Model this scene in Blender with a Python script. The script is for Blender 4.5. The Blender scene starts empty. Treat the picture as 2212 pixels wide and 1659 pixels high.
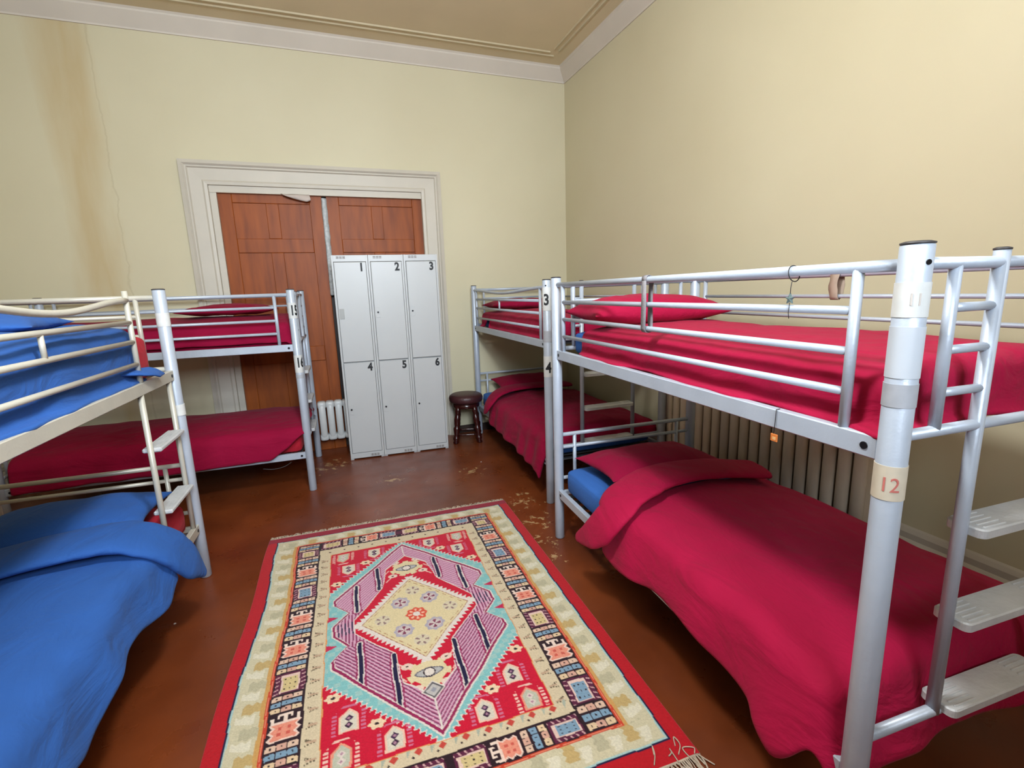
import bpy, bmesh, math, random
import numpy as np
from mathutils import Vector, Matrix, noise
random.seed(7)
C = bpy.context.scene.collection
PI = math.pi

# ------------------------------------------------------------------ materials
def lin(c):
    out = []
    for v in c[:3]:
        v = v / 255.0
        out.append(v / 12.92 if v <= 0.04045 else ((v + 0.055) / 1.055) ** 2.4)
    return out
def new_mat(name):
    m = bpy.data.materials.new(name); m.use_nodes = True
    nt = m.node_tree; b = nt.nodes['Principled BSDF']
    return m, nt, b
def N(nt, t, **kw):
    n = nt.nodes.new(t)
    for k, v in kw.items():
        if k.startswith('i_'): n.inputs[k[2:].replace('_', ' ')].default_value = v
        else: setattr(n, k, v)
    return n
ALB = 0.72
def mat(name, rgb, rough=0.6, metal=0.0, var=0.06, scale=6.0, bump=0.0, bscale=60.0, spec=0.5, sheen=0.0, fold=0.0):
    m, nt, b = new_mat(name)
    c = [v * (ALB if not metal else 0.85) for v in lin(rgb)]
    tc = N(nt, 'ShaderNodeTexCoord')
    nz = N(nt, 'ShaderNodeTexNoise'); nz.inputs['Scale'].default_value = scale; nz.inputs['Detail'].default_value = 4
    nt.links.new(tc.outputs['Object'], nz.inputs['Vector'])
    rp = N(nt, 'ShaderNodeValToRGB')
    rp.color_ramp.elements[0].position = 0.3; rp.color_ramp.elements[1].position = 0.7
    rp.color_ramp.elements[0].color = [max(0, x * (1 - var)) for x in c] + [1]
    rp.color_ramp.elements[1].color = [min(1, x * (1 + var)) for x in c] + [1]
    nt.links.new(nz.outputs['Fac'], rp.inputs['Fac']); nt.links.new(rp.outputs['Color'], b.inputs['Base Color'])
    b.inputs['Roughness'].default_value = rough; b.inputs['Metallic'].default_value = metal
    b.inputs['Specular IOR Level'].default_value = spec
    if sheen: b.inputs['Sheen Weight'].default_value = sheen; b.inputs['Sheen Roughness'].default_value = 0.5
    if bump:
        n2 = N(nt, 'ShaderNodeTexNoise'); n2.inputs['Scale'].default_value = bscale; n2.inputs['Detail'].default_value = 5
        nt.links.new(tc.outputs['Object'], n2.inputs['Vector'])
        bp = N(nt, 'ShaderNodeBump'); bp.inputs['Strength'].default_value = bump; bp.inputs['Distance'].default_value = 0.02
        nt.links.new(n2.outputs['Fac'], bp.inputs['Height'])
        if fold:                                                    # soft creases of the cloth
            mp = N(nt, 'ShaderNodeMapping'); mp.inputs['Scale'].default_value = (1.0, 0.45, 1.0); mp.inputs['Rotation'].default_value = (0, 0, .5)
            nt.links.new(tc.outputs['Object'], mp.inputs['Vector'])
            n3 = N(nt, 'ShaderNodeTexNoise'); n3.inputs['Scale'].default_value = 7; n3.inputs['Detail'].default_value = 4; n3.inputs['Distortion'].default_value = 1.4
            nt.links.new(mp.outputs[0], n3.inputs['Vector'])
            b2 = N(nt, 'ShaderNodeBump'); b2.inputs['Strength'].default_value = fold; b2.inputs['Distance'].default_value = 0.05
            nt.links.new(n3.outputs['Fac'], b2.inputs['Height']); nt.links.new(b2.outputs['Normal'], bp.inputs['Normal'])
        nt.links.new(bp.outputs['Normal'], b.inputs['Normal'])
    return m
def math_node(nt, op, a, b=None, clamp=False):
    n = N(nt, 'ShaderNodeMath', operation=op); n.use_clamp = clamp
    for i, v in enumerate((a, b)):
        if v is None: continue
        if isinstance(v, (int, float)): n.inputs[i].default_value = v
        else: nt.links.new(v, n.inputs[i])
    return n.outputs[0]

METAL = mat('silver_paint', (188, 198, 212), 0.38, 0.18, 0.05, 9, 0.05, 90)
METAL_WARM = mat('cream_silver_paint', (202, 198, 184), 0.38, 0.18, 0.05, 9, 0.05, 90)
CAP = mat('dark_grey_plastic', (70, 66, 66), 0.5)
BOLT = mat('black_bolt', (30, 30, 34), 0.4, 0.5)
TAPE_W = mat('white_paper_tape', (232, 234, 232), 0.7, 0, 0.05, 30)
TAPE_Y = mat('cream_masking_tape', (224, 212, 190), 0.7, 0, 0.06, 30)
TAPE_G = mat('grey_duct_tape', (178, 182, 190), 0.5, 0.1, 0.06, 40)
TAPE_F = mat('faded_fabric_tape', (150, 146, 150), 0.8, 0, 0.08, 40, 0.3, 200)
INK = mat('black_print', (18, 20, 24), 0.6)
INK_R = mat('faded_red_ink', (214, 120, 110), 0.8)
TREAD = mat('grey_ladder_tread', (208, 210, 212), 0.45, 0.15, 0.10, 12, 0.15, 60)
RED = mat('crimson_cotton', (184, 20, 68), 0.78, 0, 0.05, 3, 0.10, 28, 0.12, 0.03, 0.32)
RED2 = mat('maroon_cotton', (160, 12, 60), 0.8, 0, 0.05, 3, 0.10, 28, 0.12, 0.03, 0.32)
REDP = mat('scarlet_cotton', (200, 40, 58), 0.8, 0, 0.05, 3, 0.1, 28, 0.12, 0.03, 0.25)
BLUE = mat('cornflower_blue_cotton', (54, 102, 180), 0.8, 0, 0.05, 3, 0.10, 28, 0.12, 0.03, 0.32)
BLUE_SH = mat('blue_sheet', (62, 116, 200), 0.8, 0, 0.04, 3, 0.06, 40, 0.15, 0.02, 0.2)
LOCK = mat('locker_white_enamel', (208, 210, 210), 0.38, 0.0, 0.02, 3)
LOCKG = mat('locker_grey_plate', (176, 178, 176), 0.5)
SLOT = mat('dark_slot', (60, 60, 62), 0.7)
RADW = mat('radiator_white_enamel', (224, 226, 224), 0.35, 0, 0.03, 5)
RADC = mat('radiator_cream_enamel', (240, 222, 200), 0.42, 0, 0.06, 5)
TRIM = mat('trim_white_gloss', (222, 214, 198), 0.5, 0, 0.04, 4, 0.05, 14)
CORN = mat('cornice_white', (236, 226, 212), 0.7, 0, 0.03, 3)
CEIL = mat('ceiling_plaster', (246, 228, 192), 0.85, 0, 0.05, 1.5)
LEATH = mat('oxblood_leather', (74, 36, 40), 0.42, 0, 0.12, 14, 0.15, 80)
DWOOD = mat('dark_turned_wood', (58, 20, 18), 0.22, 0, 0.2, 12)
SKIRT = mat('dark_skirting', (52, 34, 28), 0.5)
PAPER = mat('torn_paper', (222, 208, 198), 0.8, 0, 0.06, 12)
ORANGE = mat('orange_tag_plastic', (226, 130, 60), 0.5)
STRING = mat('dark_cord', (46, 44, 46), 0.7)
CHARM = mat('grey_green_charm', (110, 130, 130), 0.4, 0.3)
SLATM = mat('bed_base_wire', (96, 98, 102), 0.5, 0.4)
RUGB = mat('rug_backing', (120, 30, 30), 0.95)
FRINGE = mat('ivory_fringe', (206, 186, 164), 0.95, 0, 0.12, 30)
MATTW = mat('mattress_white_cover', (190, 190, 196), 0.8)

def wall_material():
    m, nt, b = new_mat('cream_wall_paint')
    tc = N(nt, 'ShaderNodeTexCoord'); geo = N(nt, 'ShaderNodeNewGeometry')
    sep = N(nt, 'ShaderNodeSeparateXYZ'); nt.links.new(geo.outputs['Position'], sep.inputs[0])
    nz = N(nt, 'ShaderNodeTexNoise'); nz.inputs['Scale'].default_value = 0.9; nz.inputs['Detail'].default_value = 5
    nt.links.new(geo.outputs['Position'], nz.inputs['Vector'])
    rp = N(nt, 'ShaderNodeValToRGB')
    rp.color_ramp.elements[0].position = 0.3; rp.color_ramp.elements[1].position = 0.7
    rp.color_ramp.elements[0].color = lin((199, 190, 160)) + [1]; rp.color_ramp.elements[1].color = lin((205, 197, 168)) + [1]
    nt.links.new(nz.outputs['Fac'], rp.inputs['Fac'])
    # damp stain running down the far wall on the left
    sc = N(nt, 'ShaderNodeMapping'); sc.inputs['Scale'].default_value = (3.2, 1, 0.55)
    nt.links.new(geo.outputs['Position'], sc.inputs['Vector'])
    n2 = N(nt, 'ShaderNodeTexNoise'); n2.inputs['Scale'].default_value = 1.6; n2.inputs['Detail'].default_value = 6
    nt.links.new(sc.outputs[0], n2.inputs['Vector'])
    wob = math_node(nt, 'MULTIPLY', math_node(nt, 'SUBTRACT', n2.outputs['Fac'], 0.5), 0.55)
    dx = math_node(nt, 'ADD', math_node(nt, 'ADD', sep.outputs['X'], 1.80), wob)
    band = math_node(nt, 'SUBTRACT', 1.0, math_node(nt, 'MULTIPLY', math_node(nt, 'ABSOLUTE', dx), 4.5), True)
    far = math_node(nt, 'GREATER_THAN', sep.outputs['Y'], 5.2)
    lft = math_node(nt, 'LESS_THAN', sep.outputs['X'], -1.2)
    f = math_node(nt, 'MULTIPLY', math_node(nt, 'MULTIPLY', band, far), math_node(nt, 'MULTIPLY', lft, 0.55))
    mx = N(nt, 'ShaderNodeMix', data_type='RGBA'); nt.links.new(f, mx.inputs[0])
    nt.links.new(rp.outputs['Color'], mx.inputs[6]); mx.inputs[7].default_value = lin((180, 152, 100)) + [1]
    # thin crack along the right edge of the stain
    n3 = N(nt, 'ShaderNodeTexNoise'); n3.inputs['Scale'].default_value = 5; n3.inputs['Detail'].default_value = 4
    nt.links.new(geo.outputs['Position'], n3.inputs['Vector'])
    cx = math_node(nt, 'ADD', math_node(nt, 'ADD', sep.outputs['X'], 1.64), math_node(nt, 'MULTIPLY', math_node(nt, 'SUBTRACT', n3.outputs['Fac'], 0.5), 0.12))
    crack = math_node(nt, 'SUBTRACT', 1.0, math_node(nt, 'MULTIPLY', math_node(nt, 'ABSOLUTE', cx), 90), True)
    crack = math_node(nt, 'MULTIPLY', crack, math_node(nt, 'MULTIPLY', far, 0.2))
    mx2 = N(nt, 'ShaderNodeMix', data_type='RGBA'); nt.links.new(crack, mx2.inputs[0])
    nt.links.new(mx.outputs[2], mx2.inputs[6]); mx2.inputs[7].default_value = lin((130, 108, 70)) + [1]
    nt.links.new(mx2.outputs[2], b.inputs['Base Color'])
    b.inputs['Roughness'].default_value = 0.55; b.inputs['Specular IOR Level'].default_value = 0.35
    bp = N(nt, 'ShaderNodeBump'); bp.inputs['Strength'].default_value = 0.12; bp.inputs['Distance'].default_value = 0.05
    nt.links.new(nz.outputs['Fac'], bp.inputs['Height']); nt.links.new(bp.outputs['Normal'], b.inputs['Normal'])
    return m
WALL = wall_material()

def floor_material():
    m, nt, b = new_mat('brown_painted_floor')
    geo = N(nt, 'ShaderNodeNewGeometry')
    nz = N(nt, 'ShaderNodeTexNoise'); nz.inputs['Scale'].default_value = 2.2; nz.inputs['Detail'].default_value = 7
    nt.links.new(geo.outputs['Position'], nz.inputs['Vector'])
    rp = N(nt, 'ShaderNodeValToRGB')
    rp.color_ramp.elements[0].position = 0.32; rp.color_ramp.elements[1].position = 0.72
    rp.color_ramp.elements[0].color = lin((96, 44, 20)) + [1]; rp.color_ramp.elements[1].color = lin((124, 60, 27)) + [1]
    nt.links.new(nz.outputs['Fac'], rp.inputs['Fac'])
    # worn chips where the paint has come off
    n2 = N(nt, 'ShaderNodeTexNoise'); n2.inputs['Scale'].default_value = 15; n2.inputs['Detail'].default_value = 5; n2.inputs['Roughness'].default_value = 0.7
    nt.links.new(geo.outputs['Position'], n2.inputs['Vector'])
    tot = None
    for (x, y, r) in ((1.22, 3.24, 0.20), (1.20, 2.90, 0.17), (1.16, 2.62, 0.15), (1.13, 2.42, 0.10), (-0.15, 4.72, 0.26), (1.05, 4.0, 0.16), (0.35, 4.1, 0.14)):
        v = N(nt, 'ShaderNodeVectorMath', operation='DISTANCE'); nt.links.new(geo.outputs['Position'], v.inputs[0]); v.inputs[1].default_value = (x, y, 0)
        d = math_node(nt, 'SUBTRACT', 1.0, math_node(nt, 'DIVIDE', v.outputs['Value'], r), True)
        tot = d if tot is None else math_node(nt, 'MAXIMUM', tot, d)
    fac = math_node(nt, 'MULTIPLY', math_node(nt, 'SUBTRACT', math_node(nt, 'ADD', n2.outputs['Fac'], math_node(nt, 'MULTIPLY', tot, 0.13)), 0.625), 26, True)
    fac = math_node(nt, 'MULTIPLY', fac, math_node(nt, 'GREATER_THAN', tot, 0.01))
    n3 = N(nt, 'ShaderNodeTexNoise'); n3.inputs['Scale'].default_value = 26; n3.inputs['Detail'].default_value = 2
    nt.links.new(geo.outputs['Position'], n3.inputs['Vector'])
    sp = math_node(nt, 'MULTIPLY', math_node(nt, 'SUBTRACT', n3.outputs['Fac'], 0.775), 30, True)
    fac = math_node(nt, 'MAXIMUM', fac, sp)
    mx = N(nt, 'ShaderNodeMix', data_type='RGBA'); nt.links.new(math_node(nt, 'MULTIPLY', fac, 0.75), mx.inputs[0])
    nt.links.new(rp.outputs['Color'], mx.inputs[6]); mx.inputs[7].default_value = lin((182, 150, 106)) + [1]
    nt.links.new(mx.outputs[2], b.inputs['Base Color'])
    n4 = N(nt, 'ShaderNodeTexNoise'); n4.inputs['Scale'].default_value = 5; n4.inputs['Detail'].default_value = 6
    nt.links.new(geo.outputs['Position'], n4.inputs['Vector'])
    r = N(nt, 'ShaderNodeMapRange'); nt.links.new(n4.outputs['Fac'], r.inputs['Value'])
    r.inputs['From Min'].default_value = 0.3; r.inputs['From Max'].default_value = 0.7; r.inputs['To Min'].default_value = 0.24; r.inputs['To Max'].default_value = 0.42
    nt.links.new(r.outputs[0], b.inputs['Roughness'])
    b.inputs['Specular IOR Level'].default_value = 0.55
    bp = N(nt, 'ShaderNodeBump'); bp.inputs['Strength'].default_value = 0.15; bp.inputs['Distance'].default_value = 0.01
    nt.links.new(n4.outputs['Fac'], bp.inputs['Height']); nt.links.new(bp.outputs['Normal'], b.inputs['Normal'])
    return m
FLOOR = floor_material()

def wood_door_material():
    m, nt, b = new_mat('brown_grained_door')
    geo = N(nt, 'ShaderNodeNewGeometry')
    mp = N(nt, 'ShaderNodeMapping'); mp.inputs['Scale'].default_value = (9, 9, 1.2); nt.links.new(geo.outputs['Position'], mp.inputs['Vector'])
    nz = N(nt, 'ShaderNodeTexNoise'); nz.inputs['Scale'].default_value = 2.0; nz.inputs['Detail'].default_value = 7
    nt.links.new(mp.outputs[0], nz.inputs['Vector'])
    rp = N(nt, 'ShaderNodeValToRGB')
    rp.color_ramp.elements[0].position = 0.3; rp.color_ramp.elements[1].position = 0.75
    rp.color_ramp.elements[0].color = lin((122, 56, 10)) + [1]; rp.color_ramp.elements[1].color = lin((156, 78, 18)) + [1]
    nt.links.new(nz.outputs['Fac'], rp.inputs['Fac']); nt.links.new(rp.outputs['Color'], b.inputs['Base Color'])
    b.inputs['Roughness'].default_value = 0.5; b.inputs['Specular IOR Level'].default_value = .3
    return m
DOORW = wood_door_material()

def rug_material():
    m, nt, b = new_mat('wool_rug_pile')
    at = N(nt, 'ShaderNodeAttribute', attribute_name='pile'); tc = N(nt, 'ShaderNodeTexCoord')
    nz = N(nt, 'ShaderNodeTexNoise'); nz.inputs['Scale'].default_value = 120; nz.inputs['Detail'].default_value = 3
    nt.links.new(tc.outputs['Object'], nz.inputs['Vector'])
    mr = N(nt, 'ShaderNodeMapRange'); nt.links.new(nz.outputs['Fac'], mr.inputs['Value']); mr.inputs['To Min'].default_value = 0.66; mr.inputs['To Max'].default_value = 0.94
    mx = N(nt, 'ShaderNodeVectorMath', operation='SCALE'); nt.links.new(at.outputs['Color'], mx.inputs[0]); nt.links.new(mr.outputs[0], mx.inputs['Scale'])
    nt.links.new(mx.outputs[0], b.inputs['Base Color'])
    b.inputs['Roughness'].default_value = 0.95; b.inputs['Specular IOR Level'].default_value = 0.15
    b.inputs['Sheen Weight'].default_value = 0.15
    bp = N(nt, 'ShaderNodeBump'); bp.inputs['Strength'].default_value = 0.4; bp.inputs['Distance'].default_value = 0.004
    nt.links.new(nz.outputs['Fac'], bp.inputs['Height']); nt.links.new(bp.outputs['Normal'], b.inputs['Normal'])
    return m
RUG = rug_material()

# ------------------------------------------------------------------ mesh helpers
class MB:
    def __init__(s): s.v = []; s.f = []; s.sm = []
    def add(s, vs, fs, smooth=False):
        o = len(s.v); s.v += [tuple(p) for p in vs]
        for f in fs: s.f.append(tuple(i + o for i in f)); s.sm.append(smooth)
        return s
    def box(s, x0, y0, z0, x1, y1, z1):
        vs = [(x, y, z) for z in (z0, z1) for y in (y0, y1) for x in (x0, x1)]
        return s.add(vs, [(0, 2, 3, 1), (4, 5, 7, 6), (0, 1, 5, 4), (2, 6, 7, 3), (0, 4, 6, 2), (1, 3, 7, 5)])
    def rbox(s, x0, y0, z0, x1, y1, z1, r=0.003):
        # box with chamfered edges
        vs = []; idx = {}
        for sx in (0, 1):
            for sy in (0, 1):
                for sz in (0, 1):
                    X = (x0, x1)[sx]; Y = (y0, y1)[sy]; Z = (z0, z1)[sz]
                    dx = r if sx == 0 else -r; dy = r if sy == 0 else -r; dz = r if sz == 0 else -r
                    for k, p in enumerate(((X, Y + dy, Z + dz), (X + dx, Y, Z + dz), (X + dx, Y + dy, Z))):
                        idx[(sx, sy, sz, k)] = len(vs); vs.append(p)
        I = lambda a, b, c, k: idx[(a, b, c, k)]
        fs = []
        for a in (0, 1):
            q = [I(a, 0, 0, 0), I(a, 1, 0, 0), I(a, 1, 1, 0), I(a, 0, 1, 0)]; fs.append(q if a else q[::-1])
            q = [I(0, a, 0, 1), I(0, a, 1, 1), I(1, a, 1, 1), I(1, a, 0, 1)]; fs.append(q if a else q[::-1])
            q = [I(0, 0, a, 2), I(1, 0, a, 2), I(1, 1, a, 2), I(0, 1, a, 2)]; fs.append(q if a else q[::-1])
        for a in (0, 1):
            for b in (0, 1):
                fs.append([I(a, b, 0, 0), I(a, b, 1, 0), I(a, b, 1, 1), I(a, b, 0, 1)])
                fs.append([I(a, 0, b, 0), I(a, 1, b, 0), I(a, 1, b, 2), I(a, 0, b, 2)])
                fs.append([I(0, a, b, 1), I(1, a, b, 1), I(1, a, b, 2), I(0, a, b, 2)])
                for c in (0, 1): pass
        for a in (0, 1):
            for b in (0, 1):
                for c in (0, 1): fs.append([I(a, b, c, 0), I(a, b, c, 1), I(a, b, c, 2)])
        return s.add(vs, fs)
    def tube(s, pts, r, n=12, cap=True):
        pts = [Vector(p) for p in pts]; rs = r if isinstance(r, (list, tuple)) else [r] * len(pts)
        vs = []; prev = None
        for i, p in enumerate(pts):
            if i == 0: d = pts[1] - p
            elif i == len(pts) - 1: d = p - pts[i - 1]
            else: d = (pts[i + 1] - p).normalized() + (p - pts[i - 1]).normalized()
            d.normalize()
            if prev is None:
                a = Vector((0, 0, 1)) if abs(d.z) < 0.9 else Vector((1, 0, 0))
                u = d.cross(a).normalized()
            else:
                u = (prev - d * prev.dot(d)).normalized()
            w = d.cross(u); prev = u
            for k in range(n):
                t = 2 * PI * k / n; vs.append(p + (u * math.cos(t) + w * math.sin(t)) * rs[i])
        fs = []
        for i in range(len(pts) - 1):
            for k in range(n):
                a = i * n + k; b = i * n + (k + 1) % n; fs.append((a, b, b + n, a + n))
        s.add(vs, fs, True)
        if cap:
            o = len(s.v) - len(vs)
            s.f.append(tuple(o + k for k in range(n))[::-1]); s.sm.append(False)
            s.f.append(tuple(o + (len(pts) - 1) * n + k for k in range(n))); s.sm.append(False)
        return s
    def lathe(s, prof, cx=0, cy=0, n=24, axis=None, smooth=True):
        vs = []; fs = []
        for (r, z) in prof:
            for k in range(n):
                t = 2 * PI * k / n; vs.append((cx + r * math.cos(t), cy + r * math.sin(t), z))
        for i in range(len(prof) - 1):
            for k in range(n):
                a = i * n + k; b = i * n + (k + 1) % n; fs.append((a, b, b + n, a + n))
        fs.append(tuple(range(n))[::-1]); fs.append(tuple((len(prof) - 1) * n + k for k in range(n)))
        return s.add(vs, fs, smooth)
    def grid(s, P, smooth=True, flip=False):
        # P[i][j] points
        n = len(P); m = len(P[0]); vs = [p for row in P for p in row]; fs = []
        for i in range(n - 1):
            for j in range(m - 1):
                a = i * m + j; q = (a, a + 1, a + m + 1, a + m); fs.append(q[::-1] if flip else q)
        return s.add(vs, fs, smooth)
    def build(s, name, material, parent=None, label=None):
        me = bpy.data.meshes.new(name); me.from_pydata(s.v, [], s.f)
        me.polygons.foreach_set('use_smooth', s.sm); me.materials.append(material); me.update()
        o = bpy.data.objects.new(name, me); C.objects.link(o)
        if parent is not None: o.parent = parent
        if label: o['label'] = label
        return o
def tag(o, label, cat, group=None, kind=None):
    o['label'] = label; o['category'] = cat
    if group: o['group'] = group
    if kind: o['kind'] = kind
    return o
def empty(name, loc=(0, 0, 0), rz=0):
    o = bpy.data.objects.new(name, None); o.location = loc; o.rotation_euler = (0, 0, rz); o.empty_display_size = 0.1
    C.objects.link(o); return o
def struct(name, mb, m, parent=None, label=None, cat=None):
    o = mb.build(name, m, parent)
    if parent is None:
        o['kind'] = 'structure'
        o['label'] = label or name.replace('_', ' '); o['category'] = cat or name.split('_')[0]
    return o
def catmull(pts, n=8):
    pts = [Vector(p) for p in pts]; P = [pts[0] * 2 - pts[1]] + pts + [pts[-1] * 2 - pts[-2]]; out = []
    for i in range(1, len(P) - 2):
        for k in range(n):
            t = k / n; a, b, c, d = P[i - 1:i + 3]
            out.append(0.5 * ((2 * b) + (c - a) * t + (2 * a - 5 * b + 4 * c - d) * t * t + (3 * b - a - 3 * c + d) * t ** 3))
    out.append(pts[-1]); return out
def mods(o, thick=None, off=-1, sub=0):
    if thick:
        m = o.modifiers.new('s', 'SOLIDIFY'); m.thickness = thick; m.offset = off
    if sub:
        m = o.modifiers.new('u', 'SUBSURF'); m.levels = sub; m.render_levels = sub
    return o
def glyphs(txt, size, narrow=1.0, bold=0.012, fine=False):
    """mesh data of a string, centred on the origin in x and y"""
    cu = bpy.data.curves.new('t', 'FONT'); cu.body = txt; cu.size = size; cu.offset = size * bold
    cu.align_x = 'CENTER'; cu.align_y = 'CENTER'; cu.resolution_u = 3
    o = bpy.data.objects.new('t', cu); C.objects.link(o)
    bpy.context.view_layer.update()
    me = bpy.data.meshes.new_from_object(o.evaluated_get(bpy.context.evaluated_depsgraph_get()))
    if fine:
        bm = bmesh.new(); bm.from_mesh(me); bmesh.ops.triangulate(bm, faces=bm.faces[:])
        for _ in range(3):
            es = [e for e in bm.edges if e.calc_length() > size * .09]
            if es: bmesh.ops.subdivide_edges(bm, edges=es, cuts=1); bmesh.ops.triangulate(bm, faces=bm.faces[:])
        bm.to_mesh(me); bm.free()
    vs = [(v.co.x * narrow, v.co.y) for v in me.vertices]; fs = [tuple(p.vertices) for p in me.polygons]
    bpy.data.objects.remove(o); bpy.data.curves.remove(cu); bpy.data.meshes.remove(me)
    return vs, fs

# ------------------------------------------------------------------ camera
F = 1041.40; YAW = 0.349107; PITCH = 0.190116; ROLL = -0.033764; HC = 1.58176
cy_, sy_ = math.cos(YAW), math.sin(YAW)
fwd = Vector((sy_ * math.cos(PITCH), cy_ * math.cos(PITCH), -math.sin(PITCH)))
rgt = Vector((cy_, -sy_, 0)); up = rgt.cross(fwd)
r2 = rgt * math.cos(ROLL) + up * math.sin(ROLL); u2 = -rgt * math.sin(ROLL) + up * math.cos(ROLL)
cam = bpy.data.cameras.new('camera'); co = bpy.data.objects.new('camera', cam); C.objects.link(co)
M = Matrix(((r2.x, u2.x, -fwd.x, 0), (r2.y, u2.y, -fwd.y, 0), (r2.z, u2.z, -fwd.z, HC), (0, 0, 0, 1)))
co.matrix_world = M; cam.sensor_width = 36; cam.sensor_fit = 'HORIZONTAL'; cam.lens = 36 * F / 2212; cam.clip_start = 0.02
bpy.context.scene.camera = co

# ------------------------------------------------------------------ room shell
XL, XR, YF, YB, ZC = -2.75, 2.643, -1.25, 5.25, 3.93
T = 0.2
WX0, WX1, WZ0, WZ1 = -0.45, 0.75, 2.10, 3.65     # tall window opening behind the camera
struct('floor', MB().box(XL - T, YF - T, -0.1, XR + T, YB + 0.5, 0), FLOOR, label='brown painted floor with worn chips')
struct('ceiling', MB().box(XL - T, YF - T, ZC, XR + T, YB + T, ZC + 0.1), CEIL, label='beige plaster ceiling')
DX0, DX1, DZ = -0.905, 1.02, 2.60
w = MB(); w.box(XL - T, YB, 0, DX0, YB + T, ZC); w.box(DX1, YB, 0, XR + T, YB + T, ZC); w.box(DX0, YB, DZ, DX1, YB + T, ZC)
struct('wall_back', w, WALL, label='cream wall with the boarded doorway')
struct('wall_right', MB().box(XR, YF, 0, XR + T, YB, ZC), WALL, label='cream wall behind the right bunks')
struct('wall_left', MB().box(XL - T, YF, 0, XL, YB, ZC), WALL, label='cream wall on the left')
w = MB(); w.box(XL - T, YF - T, 0, WX0, YF, ZC); w.box(WX1, YF - T, 0, XR + T, YF, ZC)
w.box(WX0, YF - T, 0, WX1, YF, WZ0); w.box(WX0, YF - T, WZ1, WX1, YF, ZC)
struct('wall_front', w, mat('bounce_cutting_brown', (120, 92, 66), .6), label='unseen wall with the tall window, darkened to cut bounce light')  # unseen wall; dark brown is made up to reduce bounced light in the room
w = MB()
for a, b, c, d in ((WX0, WX0 + .05, WZ0, WZ1), (WX1 - .05, WX1, WZ0, WZ1), (WX0, WX1, WZ0, WZ0 + .05), (WX0, WX1, WZ1 - .05, WZ1), (WX0, WX1, 2.86, 2.90), (0.08, 0.12, WZ0, WZ1)):
    w.box(a, YF - .12, c, b, YF - .07, d)
struct('window_1', w, TRIM, label='tall white sash window', cat='window')

# cornice (slanted band between wall and ceiling) and ceiling mouldings
def sweep_line(profile, p0, p1, mitre0=0, mitre1=0, along='x'):
    mb = MB(); P = []
    for (d, z) in profile:      # d = distance from the wall
        if along == 'xb': P.append([(p0 + d * mitre0, YB - d, z), (p1 - d * mitre1, YB - d, z)])
        elif along == 'yr': P.append([(XR - d, p0 + d * mitre0, z), (XR - d, p1 - d * mitre1, z)])
        elif along == 'yl': P.append([(XL + d, p0 + d * mitre0, z), (XL + d, p1 - d * mitre1, z)])
    mb.grid(P, smooth=False); return mb
cp = [(0.0, 3.802), (0.012, 3.802), (0.014, 3.815), (0.10, 3.905), (0.10, 3.918), (0.115, 3.93), (0.0, 3.93)]
struct('trim_1', sweep_line(cp, XL, XR, 1, 1, 'xb'), CORN, label='pale cornice above the far wall', cat='cornice')
struct('trim_2', sweep_line(cp, YF, YB, 0, 1, 'yr'), CORN, label='pale cornice above the right wall', cat='cornice')
def moulding(x0, y0, x1, y1, wd=0.022):
    a = Vector((x0, y0, 0)); b = Vector((x1, y1, 0)); d = (b - a).normalized(); n = Vector((-d.y, d.x, 0)) * wd / 2
    h = Vector((0, 0, -0.012)); z = Vector((0, 0, ZC))
    P = [[a + n + z, b + n + z], [a + n * .6 + z + h, b + n * .6 + z + h], [a - n * .6 + z + h, b - n * .6 + z + h], [a - n + z, b - n + z]]
    return MB().grid(P, smooth=False)
CM = mat('ceiling_moulding', (224, 208, 172), 0.7)
struct('trim_3', moulding(XL + .4, 4.868, 2.305, 4.886), CM, label='inner plaster line on the ceiling near the far wall', cat='moulding')
struct('trim_4', moulding(XL + .4, 4.937, 2.375, 4.955), CM, label='outer plaster line on the ceiling near the far wall', cat='moulding')
struct('trim_5', moulding(2.30, YF + .3, 2.325, 4.82), CM, label='inner plaster line on the ceiling near the right wall', cat='moulding')
struct('trim_6', moulding(2.362, YF + .3, 2.385, 4.84), CM, label='outer plaster line on the ceiling near the right wall', cat='moulding')

# baseboards
bp_ = [(0, 0), (0.03, 0), (0.03, 0.20), (0.022, 0.212), (0.022, 0.228), (0.034, 0.24), (0.034, 0.268), (0.018, 0.285), (0.018, 0.315), (0.008, 0.335), (0.0, 0.345)]
struct('baseboard_right', sweep_line(bp_, YF, YB - .02, 0, 0, 'yr'), TRIM, label='tall white moulded baseboard on the right wall', cat='baseboard')
struct('baseboard_back', MB().box(1.19, YB - .018, 0, XR - .035, YB, 0.085), SKIRT, label='low dark baseboard beside the lockers', cat='baseboard')
struct('baseboard_left', sweep_line(bp_, YF, YB, 0, 0, 'yl'), TRIM, label='white baseboard on the left wall', cat='baseboard')

# door casing: moulded architrave round the opening
def casing():
    mb = MB()
    prof = [(0.0, 0.0), (0.0, 0.055), (0.03, 0.062), (0.045, 0.045), (0.055, 0.045), (0.065, 0.03), (0.16, 0.026), (0.175, 0.034), (0.20, 0.030), (0.205, 0.0)]
    x0, x1, zt = -1.135, 1.18, 2.81
    for side in (0, 1):
        P = []
        for (d, h) in prof:
            X = x0 + d if side == 0 else x1 - d
            P.append([(X, YB - h, 0.0), (X, YB - h, zt - d)])
        mb.grid(P, smooth=False, flip=(side == 1))
    P = []
    for (d, h) in prof: P.append([(x0 + d, YB - h, zt - d), (x1 - d, YB - h, zt - d)])
    mb.grid(P, smooth=False)
    return mb
struct('trim_7', casing(), TRIM, label='wide white moulded door surround', cat='door surround')
w = MB(); w.box(-0.93, YB - .012, 2.548, 1.0, YB + .06, 2.606)           # lower lintel strip
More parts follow.
